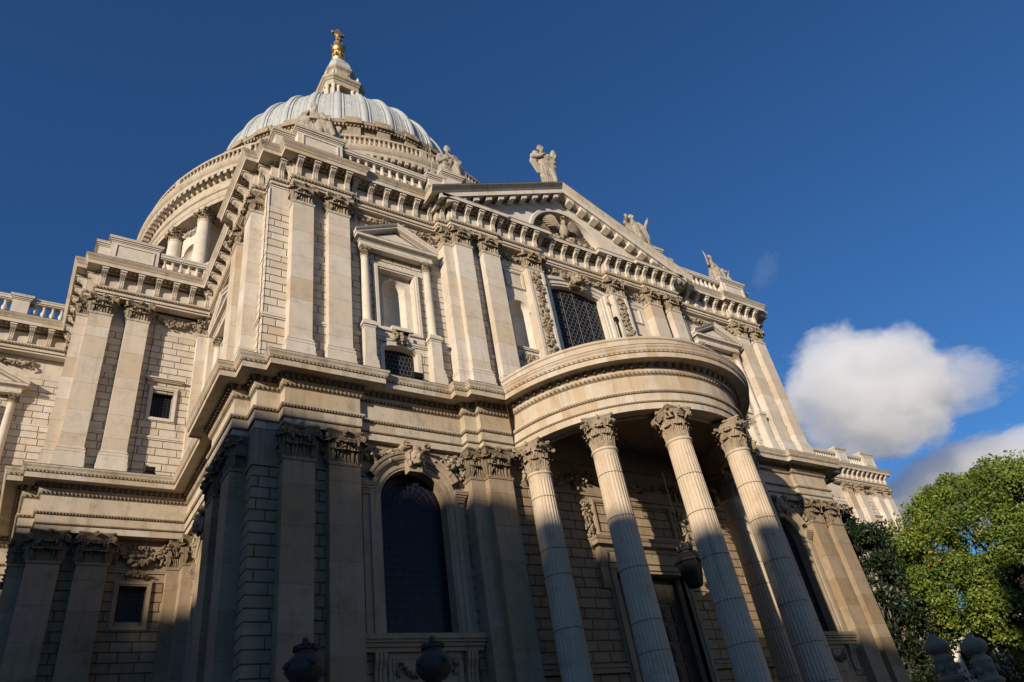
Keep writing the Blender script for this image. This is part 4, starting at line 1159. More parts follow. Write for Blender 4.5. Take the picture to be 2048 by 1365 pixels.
# ---- drum, dome and lantern ---------------------------------------------------------
DC = (24.5, 60.8)
def D3(z): return (DC[0], DC[1], z)
dome_prof = [(14.9 * math.cos(t), 66.5 + 14.9 * math.sin(t)) for t in [pi / 2 * i / 28 for i in range(27)]]
def circ(r, n=96): return [(DC[0] + r * math.cos(-2 * pi * i / n), DC[1] + r * math.sin(-2 * pi * i / n)) for i in range(n + 1)][::-1]
def ringpath(r, n=96): return [(DC[0] + r * math.cos(2 * pi * i / n), DC[1] + r * math.sin(2 * pi * i / n)) for i in range(n + 1)]
mb = MB(); mb.lathe([(20.4, 30), (20.4, 42), (21.0, 42.2), (21.0, 43.0), (16, 43.0)], (DC[0], DC[1], 0), 96, cap=False)
mb.lathe([(16.8, 43), (16.8, 50.6)], (DC[0], DC[1], 0), 128, cap=False)
mb.lathe([(16.8, 50.4), (20.7, 50.4), (20.7, 50.9), (20.76, 50.95), (20.76, 51.6), (20.9, 51.7), (20.9, 51.8), (20.7, 51.85), (20.7, 53.0), (20.8, 53.1), (20.85, 53.5), (21.35, 53.5), (21.38, 53.9), (21.5, 54.0), (21.65, 54.4), (21.65, 54.5), (18, 54.6)], (DC[0], DC[1], 0), 144, cap=False)
drum = mb.obj('drum', 'drumstone', cath, 30, Vector(D3(43)))
col_m = MB(); col_m.lathe([(.95, 43), (.95, 43.3), (.85, 43.4), (.68, 43.6), (.66, 46), (.57, 49.1), (.63, 49.15), (.63, 49.25)], n=18); dcol = mesh_of(col_m, 'drum_column', 'upper', 40)
dcap = column_capital(.57, 1.2, 8)
for k in range(32):
    a = 2 * pi * (k + .5) / 32 + .06
    x, y = DC[0] + 20.1 * math.cos(a), DC[1] + 20.1 * math.sin(a)
    if y > DC[1] + 6: continue
    inst('drum_column', dcol, drum, (x, y, 0), 0); inst('drum_capital', dcap, drum, (x, y, 49.22), a)
    b_ = MB(); bx = Matrix.Rotation(a, 3, 'Z')
    # filled bay every fourth with niche, else deep wall with round opening
    aa = a + pi / 32
    F = frame(DC[0] + 16.82 * math.cos(aa), DC[1] + 16.82 * math.sin(aa), -math.sin(aa), math.cos(aa))
    if k % 4 == 1:
        F2 = frame(DC[0] + 19.6 * math.cos(aa), DC[1] + 19.6 * math.sin(aa), -math.sin(aa), math.cos(aa))
        plate_with_arch(b_, F2, -1.5, 1.5, 43, 50.4, 0, .9, 44, 47.2, 0); niche(b_, F2, 0, .9, 44, 47.2)
        b_.fbox(F2, -1.5, -1.3, -2.8, -.01, 43, 50.4); b_.fbox(F2, 1.3, 1.5, -2.8, -.01, 43, 50.4)
        b_.grid([[F2(r * math.cos(pi * i / 14), d, 47.2 + r * math.sin(pi * i / 14)) for i in range(15)] for r, d in ((.9, 0), (.9, .08), (1.15, .1), (1.18, 0))])
        garland(b_, F2, -1.3, 1.3, 50.0, .4, .25, k, .5, .1)
        b_.obj('drum_niche', 'upper', drum, 40)
    else:
        moulded_rect(b_, F, -.85, .85, 43.6, 48.0, .2, .12)
        b_.grid([[F(r * math.cos(2 * pi * i / 20), d, 49.3 + r * math.sin(2 * pi * i / 20)) for i in range(21)] for r, d in ((.5, .02), (.5, .12), (.72, .14), (.76, .02))])
        b_.obj('drum_window_frame', 'upper', drum, 40)
        g = MB(); g.fbox(F, -.85, .85, -.02, .02, 43.6, 48.0); g.face([g.vert(F(.5 * math.cos(2 * pi * i / 20), .03, 49.3 + .5 * math.sin(2 * pi * i / 20))) for i in range(20)])
        g.obj('drum_window', 'glass', drum)
# modillions, gallery balustrade
mb = MB()
for k in range(200):
    a = 2 * pi * k / 200
    if math.sin(a) > .4: continue
    F = frame(DC[0] + 20.8 * math.cos(a), DC[1] + 20.8 * math.sin(a), -math.sin(a), math.cos(a)); mb.fbox(F, -.16, .16, -.1, .58, 53.08, 53.5)
o = mb.obj('drum_modillions', 'drumstone', drum); o['kind'] = 'stuff'
gal = MB()
gal.lathe([(21.1, 54.5), (21.1, 54.85), (21.15, 54.9), (20.7, 54.95)], (DC[0], DC[1], 0), 128, cap=False); gal.lathe([(20.8, 56.1), (21.15, 56.12), (21.18, 56.32), (20.7, 56.36)], (DC[0], DC[1], 0), 128, cap=False)
for k in range(16):
    a = 2 * pi * k / 16
    F = frame(DC[0] + 20.9 * math.cos(a), DC[1] + 20.9 * math.sin(a), -math.sin(a), math.cos(a)); gal.fbox(F, -.33, .33, -.25, .28, 54.6, 56.38)
galo = gal.obj('stone_gallery', 'drumstone', cath, None, Vector(D3(54.5)))
mb = MB()
for k in range(48 * 6):
    a = 2 * pi * (k + .5) / (48 * 6)
    if math.sin(a) > .35: continue
    add_mesh(mb, balme, (DC[0] + 20.95 * math.cos(a), DC[1] + 20.95 * math.sin(a), 54.93), 0, (1.3, 1.3, 1.3))
o = mb.obj('gallery_balusters', 'drumstone', galo, 40); o['kind'] = 'stuff'
att = MB()
att.lathe([(16.2, 54.5), (16.2, 55.6), (16.0, 55.7), (16.0, 62.3), (16.15, 62.4), (16.2, 62.8), (15.9, 62.9), (15.9, 63.6), (16.05, 63.7), (16.1, 64.1), (16.55, 64.15), (16.6, 64.35), (16.7, 64.5), (15.8, 64.6), (15.8, 65.6), (15.7, 65.7)], (DC[0], DC[1], 0), 128, cap=False)
for k in range(32):
    a = 2 * pi * (k + .5) / 32
    F = frame(DC[0] + 16.0 * math.cos(a), DC[1] + 16.0 * math.sin(a), -math.sin(a), math.cos(a))
    att.fbox(F, -.55, .55, -.1, .22, 55.6, 62.3); att.fbox(F, -.7, .7, -.2, .35, 62.3, 64.0); att.fbox(F, -.85, .85, -.2, .75, 64.0, 64.55); att.fbox(F, -.9, .9, -.5, .3, 64.6, 65.5)
atto = att.obj('attic', 'carved', cath, 30, Vector(D3(55)))
mb = MB()
for k in range(260):
    a = 2 * pi * k / 260
    if math.sin(a) > .35: continue
    F = frame(DC[0] + 16.15 * math.cos(a), DC[1] + 16.15 * math.sin(a), -math.sin(a), math.cos(a)); mb.fbox(F, -.1, .1, 0, .35, 63.75, 64.1)
o = mb.obj('attic_dentils', 'carved', atto); o['kind'] = 'stuff'
mb = MB()
mb.lathe([(15.6, 65.6), (15.65, 65.9), (15.3, 66.0), (15.3, 66.25), (15.1, 66.4)] + [(max(r, .05), z) for r, z in dome_prof], (DC[0], DC[1], 0), 192, cap=False)
dome = mb.obj('dome', 'lead', cath, 40, Vector(D3(66.5)))
# lead roll seams
mb = MB()
for k in range(32):
    for e in (-.2, 0, .2):
        a = 2 * pi * (k + .5 + e * .95) / 32
        if math.sin(a) > .35: continue
        mb.tube([(DC[0] + (r + .02) * math.cos(a), DC[1] + (r + .02) * math.sin(a), z) for r, z in dome_prof[1:24:2]], .03, 4)
mb.obj('lead_rolls', 'lead', dome, 40)
for k in range(32):
    a = 2 * pi * k / 32
    if math.sin(a) > .45: continue
    F0 = (math.cos(a), math.sin(a))
    mb = MB(); rows = []
    for r, z in dome_prof[0:26]:
        w = .46 * (.3 + .7 * r / 14.9)
        nrm = Vector((r / 14.9 ** 2 * F0[0], r / 14.9 ** 2 * F0[1], (z - 66.5) / 14.9 ** 2)).normalized()
        base = Vector((DC[0] + r * F0[0], DC[1] + r * F0[1], z)); tg = Vector((-F0[1], F0[0], 0))
        rows.append([base + tg * x * w + nrm * h for x, h in ((-1.5, -.05), (-1.46, .1), (-1.2, .12), (-1.1, .07), (-.8, .08), (-.72, .2), (-.35, .3), (.35, .3), (.72, .2), (.8, .08), (1.1, .07), (1.2, .12), (1.46, .1), (1.5, -.05))])
    mb.grid(rows); mb.face([mb.vert(p) for p in rows[0]])
    mb.obj('dome_rib', 'lead', dome, 40)
# lantern
LT = thing_loc = Vector((DC[0], DC[1], 81.5))
mb = MB()
def octo(h, c): return [(-h, -c), (-c, -h), (c, -h), (h, -c), (h, c), (c, h), (-c, h), (-h, c)]
def stack(mb, sec, mat=None):
    rows = [[(DC[0] + x, DC[1] + y, z) for x, y in octo(h, c)] for h, c, z in sec]
    mb.grid(rows, True, .2, True, True)
stack(mb, [(3.3, 2.3, 80), (3.3, 2.3, 83.2), (3.5, 2.45, 83.3), (3.5, 2.45, 83.6)])
stack(mb, [(1.35, .8, 83.6), (1.35, .8, 90.6)])
for k in range(4):
    a = pi / 4 + k * pi / 2; F = frame(DC[0], DC[1], math.cos(a), math.sin(a)); mb.fbox(F, -.6, .6, 1.2, 2.75, 83.6, 90.6)
stack(mb, [(2.7, 1.85, 90.2), (2.7, 1.85, 91.1), (2.85, 1.95, 91.2), (2.85, 1.95, 91.4), (3.1, 2.0, 91.6), (3.15, 2.05, 92.0), (2.1, 1.5, 92.15)])
stack(mb, [(2.0, 1.2, 92.1), (2.0, 1.2, 92.6), (1.8, 1.1, 92.8), (1.72, 1.0, 95.2), (1.8, 1.05, 95.4), (2.1, 1.2, 95.7), (2.15, 1.25, 96.0), (1.6, 1.0, 96.1)])
lan = mb.obj('lantern_tower', 'drumstone', cath, None, LT)
mb = MB(); stack(mb, [(1.85, 1.1, 96.1), (1.85, 1.1, 96.8), (1.7, 1.0, 97.6), (1.35, .85, 98.6), (1.0, .65, 99.3), (.9, .6, 99.7)]); mb.obj('lantern_cap', 'lead', lan, 40)
for k in range(4):
    a = k * pi / 2; F = frame(DC[0], DC[1], math.cos(a), math.sin(a))
    for x in (-1.75, -1.05, 1.05, 1.75):
        p = F(x, 2.4, 0); mb = MB(); mb.lathe([(.3, 83.6), (.3, 83.9), (.24, 84.0), (.21, 89.6), (.28, 89.8), (.32, 90.25)], (p[0], p[1], 0), 12); mb.obj('lantern_column', 'upper', lan, 40)
    mb = MB(); mb.fbox(F, -.95, .95, 1.3, 1.45, 83.8, 90.1); mb.obj('lantern_opening', 'glass', lan)
    for x in (-2.3, 2.3):
        p = F(x * .8, 2.6, 0); mb = MB(); mb.lathe([(.25, 92.0), (.25, 92.5), (.12, 92.6), (.24, 92.9), (.22, 93.2), (.08, 93.5), (.02, 93.8)], (p[0], p[1], 0), 10); mb.obj('lantern_urn', 'upper', lan, 40)
    mb = MB(); scatter_carving(mb, F, -.9, .9, 93.2, 94.8, .3, 26, k, 1.8); mb.obj('lantern_carving', 'carved', lan, 40)
mb = MB(); mb.lathe([(1.05, 99.6), (1.2, 99.9), (1.1, 100.1), (.85, 100.4), (.7, 100.8), (.65, 101.3), (.8, 101.6), (.9, 101.8), (.5, 102.0)], (DC[0], DC[1], 0), 24)
for k in range(8):
    a = 2 * pi * k / 8; mb.tube([(DC[0] + math.cos(a) * 1.1, DC[1] + math.sin(a) * 1.1, 100.0), (DC[0] + math.cos(a) * .85, DC[1] + math.sin(a) * .85, 100.7), (DC[0] + math.cos(a) * .85, DC[1] + math.sin(a) * .85, 101.6)], [.16, .12, .16], 6)
mb.obj('gilded_pedestal', 'gold', lan, 40)
mb = MB(); mb.lathe([(1.08 * math.sin(pi * i / 16) + .01, 103.05 - 1.08 * math.cos(pi * i / 16)) for i in range(17)], (DC[0], DC[1], 0), 32); mb.lathe([(1.06, 102.95), (1.13, 103.0), (1.13, 103.1), (1.06, 103.15)], (DC[0], DC[1], 0), 32)
for k in range(10):
    a = 2 * pi * k / 10; mb.blob((DC[0] + 1.0 * math.cos(a), DC[1] + 1.0 * math.sin(a), 103.75), .14, 6, 4)
mb.obj('gilded_ball', 'gold', lan, 40)
mb = MB(); mb.lathe([(.7, 104.0), (.6, 104.2), (.52, 104.6), (.46, 105.3), (.5, 105.4), (.44, 105.6), (.4, 106.6), (.5, 106.8), (.36, 107.0)], (DC[0], DC[1], 0), 12)
mb.box(DC[0] - .26, DC[0] + .26, DC[1] - .22, DC[1] + .22, 106.8, 108.5); mb.box(DC[0] - .85, DC[0] + .85, DC[1] - .2, DC[1] + .2, 107.3, 107.8)
for x, z in ((-.85, 107.55), (.85, 107.55), (0, 108.5), (-.35, 107.9), (.35, 107.9), (-.35, 107.2), (.35, 107.2)): mb.blob((DC[0] + x, DC[1], z), (.3, .25, .3), 8, 6)
for k in range(9): mb.blob((DC[0] + .46 * math.cos(k), DC[1] + .46 * math.sin(k), 104.2 + k * .3), .2, 6, 4)
mb.obj('cross', 'bronze', lan, 40)
mb = MB()
for k in range(4):
    a = k * pi / 2; F = frame(DC[0], DC[1], math.cos(a), math.sin(a)); mb.fbox(F, -3.6, 3.6, 3.5, 3.56, 84.5, 84.56)
    for i in range(19): mb.fbox(F, -3.6 + i * .4 - .02, -3.6 + i * .4 + .02, 3.5, 3.54, 83.6, 84.5)
mb.obj('gallery_rail', 'gold', lan)
# ================================================================== STATUES
def sculpt(name, mb, voxel, mat, loc, rotz, label, cat, group=None, smooth_it=1, k=1.0, ky=.62, kz=1.2):
    """weld the modelled masses of a carving into one continuous surface"""
    mb.v = [(x * k, y * k * ky, z * k * kz) for x, y, z in mb.v]
    me = bpy.data.meshes.new(name); me.from_pydata(mb.v, [], mb.f)
    finish_mesh(me, None)
    o = bpy.data.objects.new(name, me); col.objects.link(o)
    md = o.modifiers.new('r', 'REMESH'); md.mode = 'VOXEL'; md.voxel_size = voxel
    sm = o.modifiers.new('s', 'SMOOTH'); sm.factor = .5; sm.iterations = smooth_it
    dg = bpy.context.evaluated_depsgraph_get()
    new = bpy.data.meshes.new_from_object(o.evaluated_get(dg))
    o.modifiers.clear(); o.data = new; bpy.data.meshes.remove(me)
    new.materials.clear(); new.materials.append(M[mat])
    for p in new.polygons: p.use_smooth = True
    reg(o, None, loc); o.rotation_euler = (0, 0, rotz); o['label'] = label; o['category'] = cat
    if group: o['group'] = group
    return o
def robe(mb, prof, folds=9, amp=.09, seed=0, lean=(0, 0)):
    """stacked rings with vertical drapery folds; prof = (z, rx, ry, cx, cy)"""
    rr = random.Random(seed); ph = [rr.uniform(0, 6) for _ in range(4)]
    rows = []
    for z, rx, ry, cx, cy in prof:
        row = []
        for j in range(48):
            a = 2 * pi * j / 48
            f = 1 + amp * math.sin(folds * a + ph[0] + z * 1.1) + amp * .6 * math.sin((folds + 5) * a + ph[1] - z * .8)
            row.append((cx + rx * f * math.cos(a), cy + ry * f * math.sin(a), z))
        rows.append(row)
    mb.grid(rows, True, 0, True, True)
def limb(mb, pts, rad): 
    mb.tube(pts, rad, 10)
    for p, r in zip(pts, rad): mb.blob(p, r, 10, 6)
def head(mb, c, s, yaw=0, beard=True, tilt=0):
    Rm = Matrix.Rotation(yaw, 3, 'Z') @ Matrix.Rotation(tilt, 3, 'X')
    def B(p, r):
        q = Rm @ Vector(p) * s; mb.blob((c[0] + q.x, c[1] + q.y, c[2] + q.z), tuple(k * s for k in r), 10, 8, Rm)
    B((0, 0, 0), (.105, .125, .15)); B((0, .03, .06), (.125, .135, .13)); B((0, -.13, -.01), (.022, .035, .04)); B((0, -.1, .035), (.08, .03, .02))
    B((0, -.09, -.09), (.06, .05, .05)); B((-.11, .02, -.02), (.04, .07, .1)); B((.11, .02, -.02), (.04, .07, .1))
    if beard: B((0, -.1, -.17), (.07, .06, .12))
    mb.tube([(c[0], c[1], c[2] - .3 * s), (c[0], c[1], c[2])], [.09 * s, .075 * s], 8)
def hand(mb, c, d, s):
    d = Vector(d).normalized(); side = d.cross(Vector((0, 0, 1)))
    if side.length < .1: side = Vector((1, 0, 0))
    side.normalize(); c = Vector(c)
    mb.blob(c, (.06 * s, .06 * s, .07 * s), 8, 6)
    for k in (-1.5, -.5, .5, 1.5): mb.tube([c + side * k * .028 * s, c + side * k * .04 * s + d * .1 * s, c + side * k * .04 * s + d * .16 * s], [.02 * s, .018 * s, .014 * s], 5)
    mb.tube([c - side * .05 * s, c - side * .1 * s + d * .06 * s], [.02 * s, .016 * s], 5)
def standing(mb, k=1.0, seed=0):
    robe(mb, [(0, .48, .4, .02, 0), (.25, .43, .38, .02, 0), (.9, .36, .32, .0, -.02), (1.5, .34, .29, -.02, 0), (1.75, .31, .25, -.02, 0), (2.1, .36, .26, 0, 0), (2.45, .38, .25, 0, .02), (2.68, .26, .2, 0, .03), (2.76, .1, .1, 0, .03)], 8, .1, seed)
    mb.blob((0.02, -.3, .95), (.2, .2, .55), 10, 8)
    # wrapped mantle across the body
    for i in range(5):
        z = 1.45 + i * .13
        mb.tube([(-.38, -.08, z + .35), (-.15, -.3, z + .1), (.12, -.3, z - .05), (.4, -.05, z - .02)], [.05, .07, .07, .05], 8)
def seated(mb, seed=0, tw=0.15):
    robe(mb, [(0, .62, .58, .02, -.15), (.3, .58, .56, .02, -.15), (.75, .55, .52, 0, -.12), (.95, .48, .42, 0, 0), (1.1, .36, .3, 0, .1), (1.5, .37, .26, 0, .12), (1.8, .38, .25, 0, .12), (2.0, .24, .18, 0, .13), (2.1, .1, .1, 0, .12)], 8, .08, seed)
    for s_, dz in ((-1, 0), (1, .08)):
        limb(mb, [(s_ * .22, -.05, .95), (s_ * .33, -.62, .98 + dz), (s_ * .3, -.66, .45), (s_ * .3, -.62, .05)], [.2, .19, .15, .14])
        mb.blob((s_ * .31, -.8, .06), (.09, .2, .07), 8, 6)
        for i in range(3): mb.tube([(s_ * (.12 + .12 * i), -.6, .95), (s_ * (.16 + .12 * i), -.68, .5), (s_ * (.2 + .1 * i), -.62, .05)], [.05, .06, .06], 6)
    for i in range(4):
        z = 1.1 + i * .16; mb.tube([(-.36, 0, z + .35), (-.12, -.2, z + .12), (.18, -.2, z - .02), (.4, .05, z)], [.05, .065, .065, .05], 8)
# 1 seated evangelist on the left corner pedestal
def drape(mb, pts, n, dx, r=.06):
    for i in range(n): mb.tube([(x + dx[0] * i, y + dx[1] * i, z + dx[2] * i) for x, y, z in pts], [r * .8] + [r * 1.2] * (len(pts) - 2) + [r * .7], 7)
mb = MB(); seated(mb, 1)
head(mb, (-.02, .0, 2.42), 1.3, .7)
limb(mb, [(-.4, .1, 1.9), (-.62, -.15, 1.45), (-.38, -.55, 1.22)], [.18, .15, .1]); hand(mb, (-.3, -.6, 1.2), (.6, -.4, -.1), 1.3)
limb(mb, [(.36, .1, 1.88), (.58, -.1, 1.42), (.42, -.5, 1.12)], [.18, .15, .1]); hand(mb, (.36, -.55, 1.1), (-.5, -.5, 0), 1.3)
mb.box(-.25, .28, -.85, -.55, 1.02, 1.14)
drape(mb, [(.1, -.45, 1.05), (.5, -.72, .7), (.95, -.62, .2)], 5, (-.03, .08, -.08), .09)
limb(mb, [(.3, -.5, .95), (.75, -.75, .75), (.95, -.7, .15)], [.2, .18, .13])
mb.blob((.95, -.05, .35), (.42, .36, .34), 12, 8); mb.blob((1.22, -.28, .72), (.2, .2, .22), 10, 8); mb.blob((1.3, -.44, .68), (.1, .12, .09), 8, 6); mb.blob((1.12, -.2, .95), (.06, .05, .08), 6, 5); mb.blob((1.3, -.15, .95), (.06, .05, .08), 6, 5)
robe(mb, [(0, .78, .5, -.1, .1), (.8, .6, .45, -.12, .15), (1.5, .42, .3, -.05, .2)], 7, .1, 4)
drape(mb, [(-.5, .05, 1.9), (-.72, -.1, 1.2), (-.75, -.1, .2)], 4, (.08, -.1, 0), .09)
sculpt('seated_statue', mb, .035, 'statue', (8.55, 24.95, 32.6), -.35, 'weathered seated stone figure with a crouching animal, against the lead dome', 'statue', k=1.1)
# 2 seated bearded figure with staff
mb = MB(); seated(mb, 2)
head(mb, (.02, -.04, 2.4), 1.32, -.35, True)
limb(mb, [(-.4, .1, 1.9), (-.6, -.2, 1.42), (-.22, -.5, 1.45)], [.19, .16, .1]); hand(mb, (-.14, -.52, 1.46), (.7, -.2, .2), 1.3)
limb(mb, [(.4, .1, 1.9), (.58, -.2, 1.45), (.14, -.46, 1.62)], [.19, .16, .1]); hand(mb, (.06, -.46, 1.66), (-.5, -.1, .5), 1.3)
robe(mb, [(0, .82, .6, .05, .05), (.7, .76, .5, .08, .1), (1.4, .6, .4, .1, .15), (1.95, .46, .28, .06, .18)], 6, .12, 5)
drape(mb, [(.5, -.02, 1.95), (.0, -.5, 1.25), (-.6, -.55, .75)], 5, (-.05, .02, -.14), .085)
drape(mb, [(.5, -.1, 1.8), (.72, -.1, 1.0), (.8, -.1, .1)], 4, (-.1, -.1, 0), .09)
mb.tube([(-.95, .1, .0), (-.88, .1, 2.9)], .035, 6)
sculpt('seated_statue', mb, .035, 'statue', (17.15, 24.95, 33.05), -.2, 'bearded stone figure in heavy cloak on the block at the left foot of the pediment', 'statue', k=1.18)
# 3 standing figure at the apex
mb = MB(); standing(mb, 1, 3)
head(mb, (-.02, -.08, 3.02), 1.45, .35, False, .1)
limb(mb, [(-.38, 0, 2.58), (-.66, -.12, 2.2), (-.34, -.42, 2.12)], [.2, .17, .11]); hand(mb, (-.26, -.46, 2.14), (.6, -.3, .2), 1.4)
drape(mb, [(-.62, 0, 2.45), (-.78, 0, 1.9), (-.5, 0, 1.1)], 5, (.06, -.01, 0), .085)
limb(mb, [(.38, 0, 2.58), (.62, -.1, 2.2), (.6, -.35, 2.35)], [.2, .16, .11]); hand(mb, (.62, -.4, 2.42), (.1, -.2, 1), 1.4)
mb.grid([[(.3, .02, 1.7), (.68, -.06, 1.75), (.68, .1, 1.75), (.3, .16, 1.7)], [(.42, .02, 2.5), (.88, -.08, 2.55), (.88, .08, 2.55), (.42, .16, 2.5)], [(.66, -.02, 3.1), (.94, -.08, 3.12), (.94, .06, 3.12), (.66, .1, 3.1)], [(.78, -.02, 3.3), (.88, -.04, 3.32), (.88, .04, 3.32), (.78, .06, 3.3)]], True, 0, True, True)
for q in range(4): mb.tube([(.45 + q * .07, -.06, 2.0), (.6 + q * .07, -.1, 2.6), (.76 + q * .035, -.08, 3.15)], [.03, .045, .03], 6)
drape(mb, [(.55, 0, 2.2), (.58, .02, 1.4), (.48, .02, .5)], 4, (-.05, -.02, 0), .08)
limb(mb, [(.1, -.4, 1.2), (.18, -.48, .5), (.15, -.45, .06)], [.17, .13, .1]); mb.blob((.15, -.56, .07), (.1, .2, .08), 8, 6)
drape(mb, [(-.26, -.34, 1.95), (-.26, -.44, 1.0), (-.3, -.46, .05)], 6, (.11, 0, 0), .055)
mb.box(-.6, .6, -.55, .45, -.5, .05)
sculpt('standing_statue', mb, .035, 'statue', (24.55, 24.2, 35.2), -.1, 'robed stone figure on the peak of the pediment with a wing-like tablet', 'statue', k=1.33, ky=.8, kz=1.04)
# 4 figure behind the right slope, arms spread
mb = MB(); standing(mb, 1, 4)
head(mb, (-.04, -.08, 3.0), 1.4, .3, False, -.2)
limb(mb, [(-.4, 0, 2.55), (-.72, -.1, 2.3), (-.74, -.35, 2.55)], [.18, .15, .11]); hand(mb, (-.74, -.4, 2.62), (-.1, -.1, 1), 1.4)
limb(mb, [(.4, 0, 2.55), (.78, -.1, 2.3), (.95, -.3, 2.75)], [.19, .16, .11]); hand(mb, (.99, -.33, 2.84), (.3, -.2, 1), 1.5)
robe(mb, [(.2, .4, .34, .5, .1), (1.3, .36, .28, .58, .1), (2.3, .3, .22, .55, .05)], 6, .12, 8)
drape(mb, [(.75, -.1, 2.3), (.85, -.05, 1.6), (.8, 0, .8)], 5, (-.06, .03, 0), .09)
drape(mb, [(-.7, -.1, 2.3), (-.66, -.1, 1.8), (-.5, -.1, 1.3)], 4, (.05, -.02, 0), .09)
drape(mb, [(-.42, -.1, 2.3), (0, -.36, 1.8), (.4, -.3, 1.5)], 5, (0, 0, -.13), .07)
mb.box(-.6, .6, -.5, .45, -.6, .05)
sculpt('standing_statue', mb, .035, 'statue', (32.5, 24.7, 32.6), -.1, 'stone figure with both hands lifted, standing behind the right slope of the pediment', 'statue', k=1.2, ky=.8, kz=1.03)
mb = MB(); pedestal(mb, south(24.7), 31.8, 33.4, -1.0, .5, 32.6, 30.2, False); mb.obj('parapet_pedestal', 'upper', cath)
# 5 seated at the right corner
mb = MB(); seated(mb, 6)
head(mb, (0, -.02, 2.3), 1.3, .1, False)
limb(mb, [(-.38, .1, 1.88), (-.75, -.1, 1.45), (-.95, -.3, 1.85)], [.17, .14, .1]); hand(mb, (-.98, -.34, 1.92), (-.2, -.1, 1), 1.3)
mb.tube([(-.95, -.32, 1.75), (-1.12, -.34, 2.35)], [.07, .06], 7)
limb(mb, [(.38, .1, 1.88), (.7, -.1, 1.45), (.95, -.5, 1.25)], [.17, .14, .1]); hand(mb, (1.02, -.55, 1.25), (.8, -.4, .3), 1.3)
mb.blob((1.15, -.35, .55), (.28, .3, .5), 10, 8); mb.tube([(1.1, -.5, 1.0), (1.35, -.6, 1.4), (1.5, -.6, 1.45)], [.1, .07, .05], 7)
robe(mb, [(0, .85, .5, -.05, .05), (.7, .75, .45, -.08, .1), (1.5, .45, .3, 0, .18)], 7, .1, 9)
sculpt('seated_statue', mb, .04, 'statue', (40.75, 24.95, 32.6), .1, 'seated stone figure holding up a scroll, on the right corner of the roof', 'statue', k=1.05)
# ================================================================== PORCH LANTERN
LX, LY = 24.95, 22.1
lp = thing('hanging_lantern', 'big black metal lantern hanging on a thin wire inside the round porch', 'lantern', (LX, LY, 8.2))
def hexr(r, n=6): return [(LX + .88 * r * math.cos(2 * pi * k / n + .3), LY + .88 * r * math.sin(2 * pi * k / n + .3)) for k in range(n)]
def hexs(mb, sec, cap=True): mb.grid([[(x, y, z) for x, y in hexr(r)] for r, z in sec], True, 0, cap, cap)
mb = MB(); hexs(mb, [(.36, 8.0), (.4, 8.05), (.4, 8.14), (.36, 8.18)])
for k in range(6):
    a = hexr(.38)[k]; b = hexr(.62)[k]; mb.tube([(a[0], a[1], 8.12), (b[0], b[1], 9.1)], .035, 6)
hexs(mb, [(.62, 9.08), (.7, 9.1), (.7, 9.2), (.6, 9.24)]); mb.obj('lantern_frame', 'iron', lp)
mb = MB(); hexs(mb, [(.36, 8.15), (.58, 9.08)], False); mb.obj('lantern_pane', 'paleglass', lp)
mb = MB(); hexs(mb, [(.62, 9.2), (.5, 9.4), (.32, 9.5), (.28, 9.62)]); hexs(mb, [(.4, 9.62), (.42, 9.68), (.2, 9.75), (.14, 9.9), (.06, 10.0)])
for k in range(6):
    a = hexr(.34)[k]; mb.blob((a[0], a[1], 9.8), (.09, .09, .16), 6, 5)
mb.obj('lantern_crown', 'iron', lp)
mb = MB(); mb.tube([(LX, LY, 9.95), (LX, LY, 15.8)], .012, 6); mb.obj('hanging_wire', 'iron', lp)
# ================================================================== GATE PIERS
def urn_pier(x, y, zt, s, label, rz=0):
    """cast iron post carrying a covered urn with lion masks; zt = tip height"""
    t = thing('urn_post', label, 'urn post', (x, y, -1.7))
    z = zt - .92 * s
    mb = MB(); mb.lathe([(.16 * s, -1.7), (.16 * s, -1.3), (.1 * s, -1.2), (.1 * s, z - .2), (.14 * s, z - .16), (.14 * s, z - .1), (.08 * s, z - .05)], (x, y, 0), 14); mb.obj('post', 'urn', t, 40)
    mb = MB(); mb.lathe([(r * s, z + q * s) for r, q in ((.08, -.05), (.1, .0), (.12, .05), (.24, .12), (.335, .24), (.36, .3), (.365, .33), (.35, .36), (.34, .44), (.31, .52), (.24, .58), (.2, .6), (.19, .66), (.23, .67), (.24, .69), (.1, .8), (.05, .82))], (x, y, 0), 28)
    b = mb.obj('urn', 'urn', t, 40)
    mb = MB(); mb.blob((x, y, z + .86 * s), .065 * s, 10, 8)
    rr = random.Random(3)
    for k in range(26):
        a = 2 * pi * k / 26; q = .7 + .08 * rr.random(); rad = .245 - (q - .7) * 1.1
        mb.blob((x + rad * s * math.cos(a), y + rad * s * math.sin(a), z + q * s), (.035 * s, .035 * s, .028 * s), 5, 4)
    mb.obj('lid_ornament', 'urn', b, 40)
    for k in range(4):
        a = rz + k * pi / 2; c, s_ = math.cos(a), math.sin(a); mb = MB()
        P = lambda d, dz, w=0: (x + (d * c - w * s_) * s, y + (d * s_ + w * c) * s, z + dz * s)
        mb.blob(P(.35, .4), (.07 * s, .07 * s, .075 * s), 8, 6); mb.blob(P(.41, .37), (.035 * s, .035 * s, .03 * s), 6, 5)
        for w in (-.06, .06): mb.blob(P(.34, .44, w), (.035 * s, .035 * s, .04 * s), 6, 4)
        mb.tube([P(.40 + .01 * math.sin(q), .29 + .035 * math.cos(q), .035 * math.sin(q)) for q in [2 * pi * i / 12 for i in range(13)]], .009 * s, 5)
        mb.obj('lion_mask', 'urn', b, 50)
    return t
urn_pier(3.55, 10.41, 2.82, .74, 'dark covered urn with lion masks in front of the shaded corner pilasters', -1.5)
urn_pier(5.17, 9.71, 2.64, .72, 'dark covered urn with lion masks in front of the tall arched window sill', -1.4)
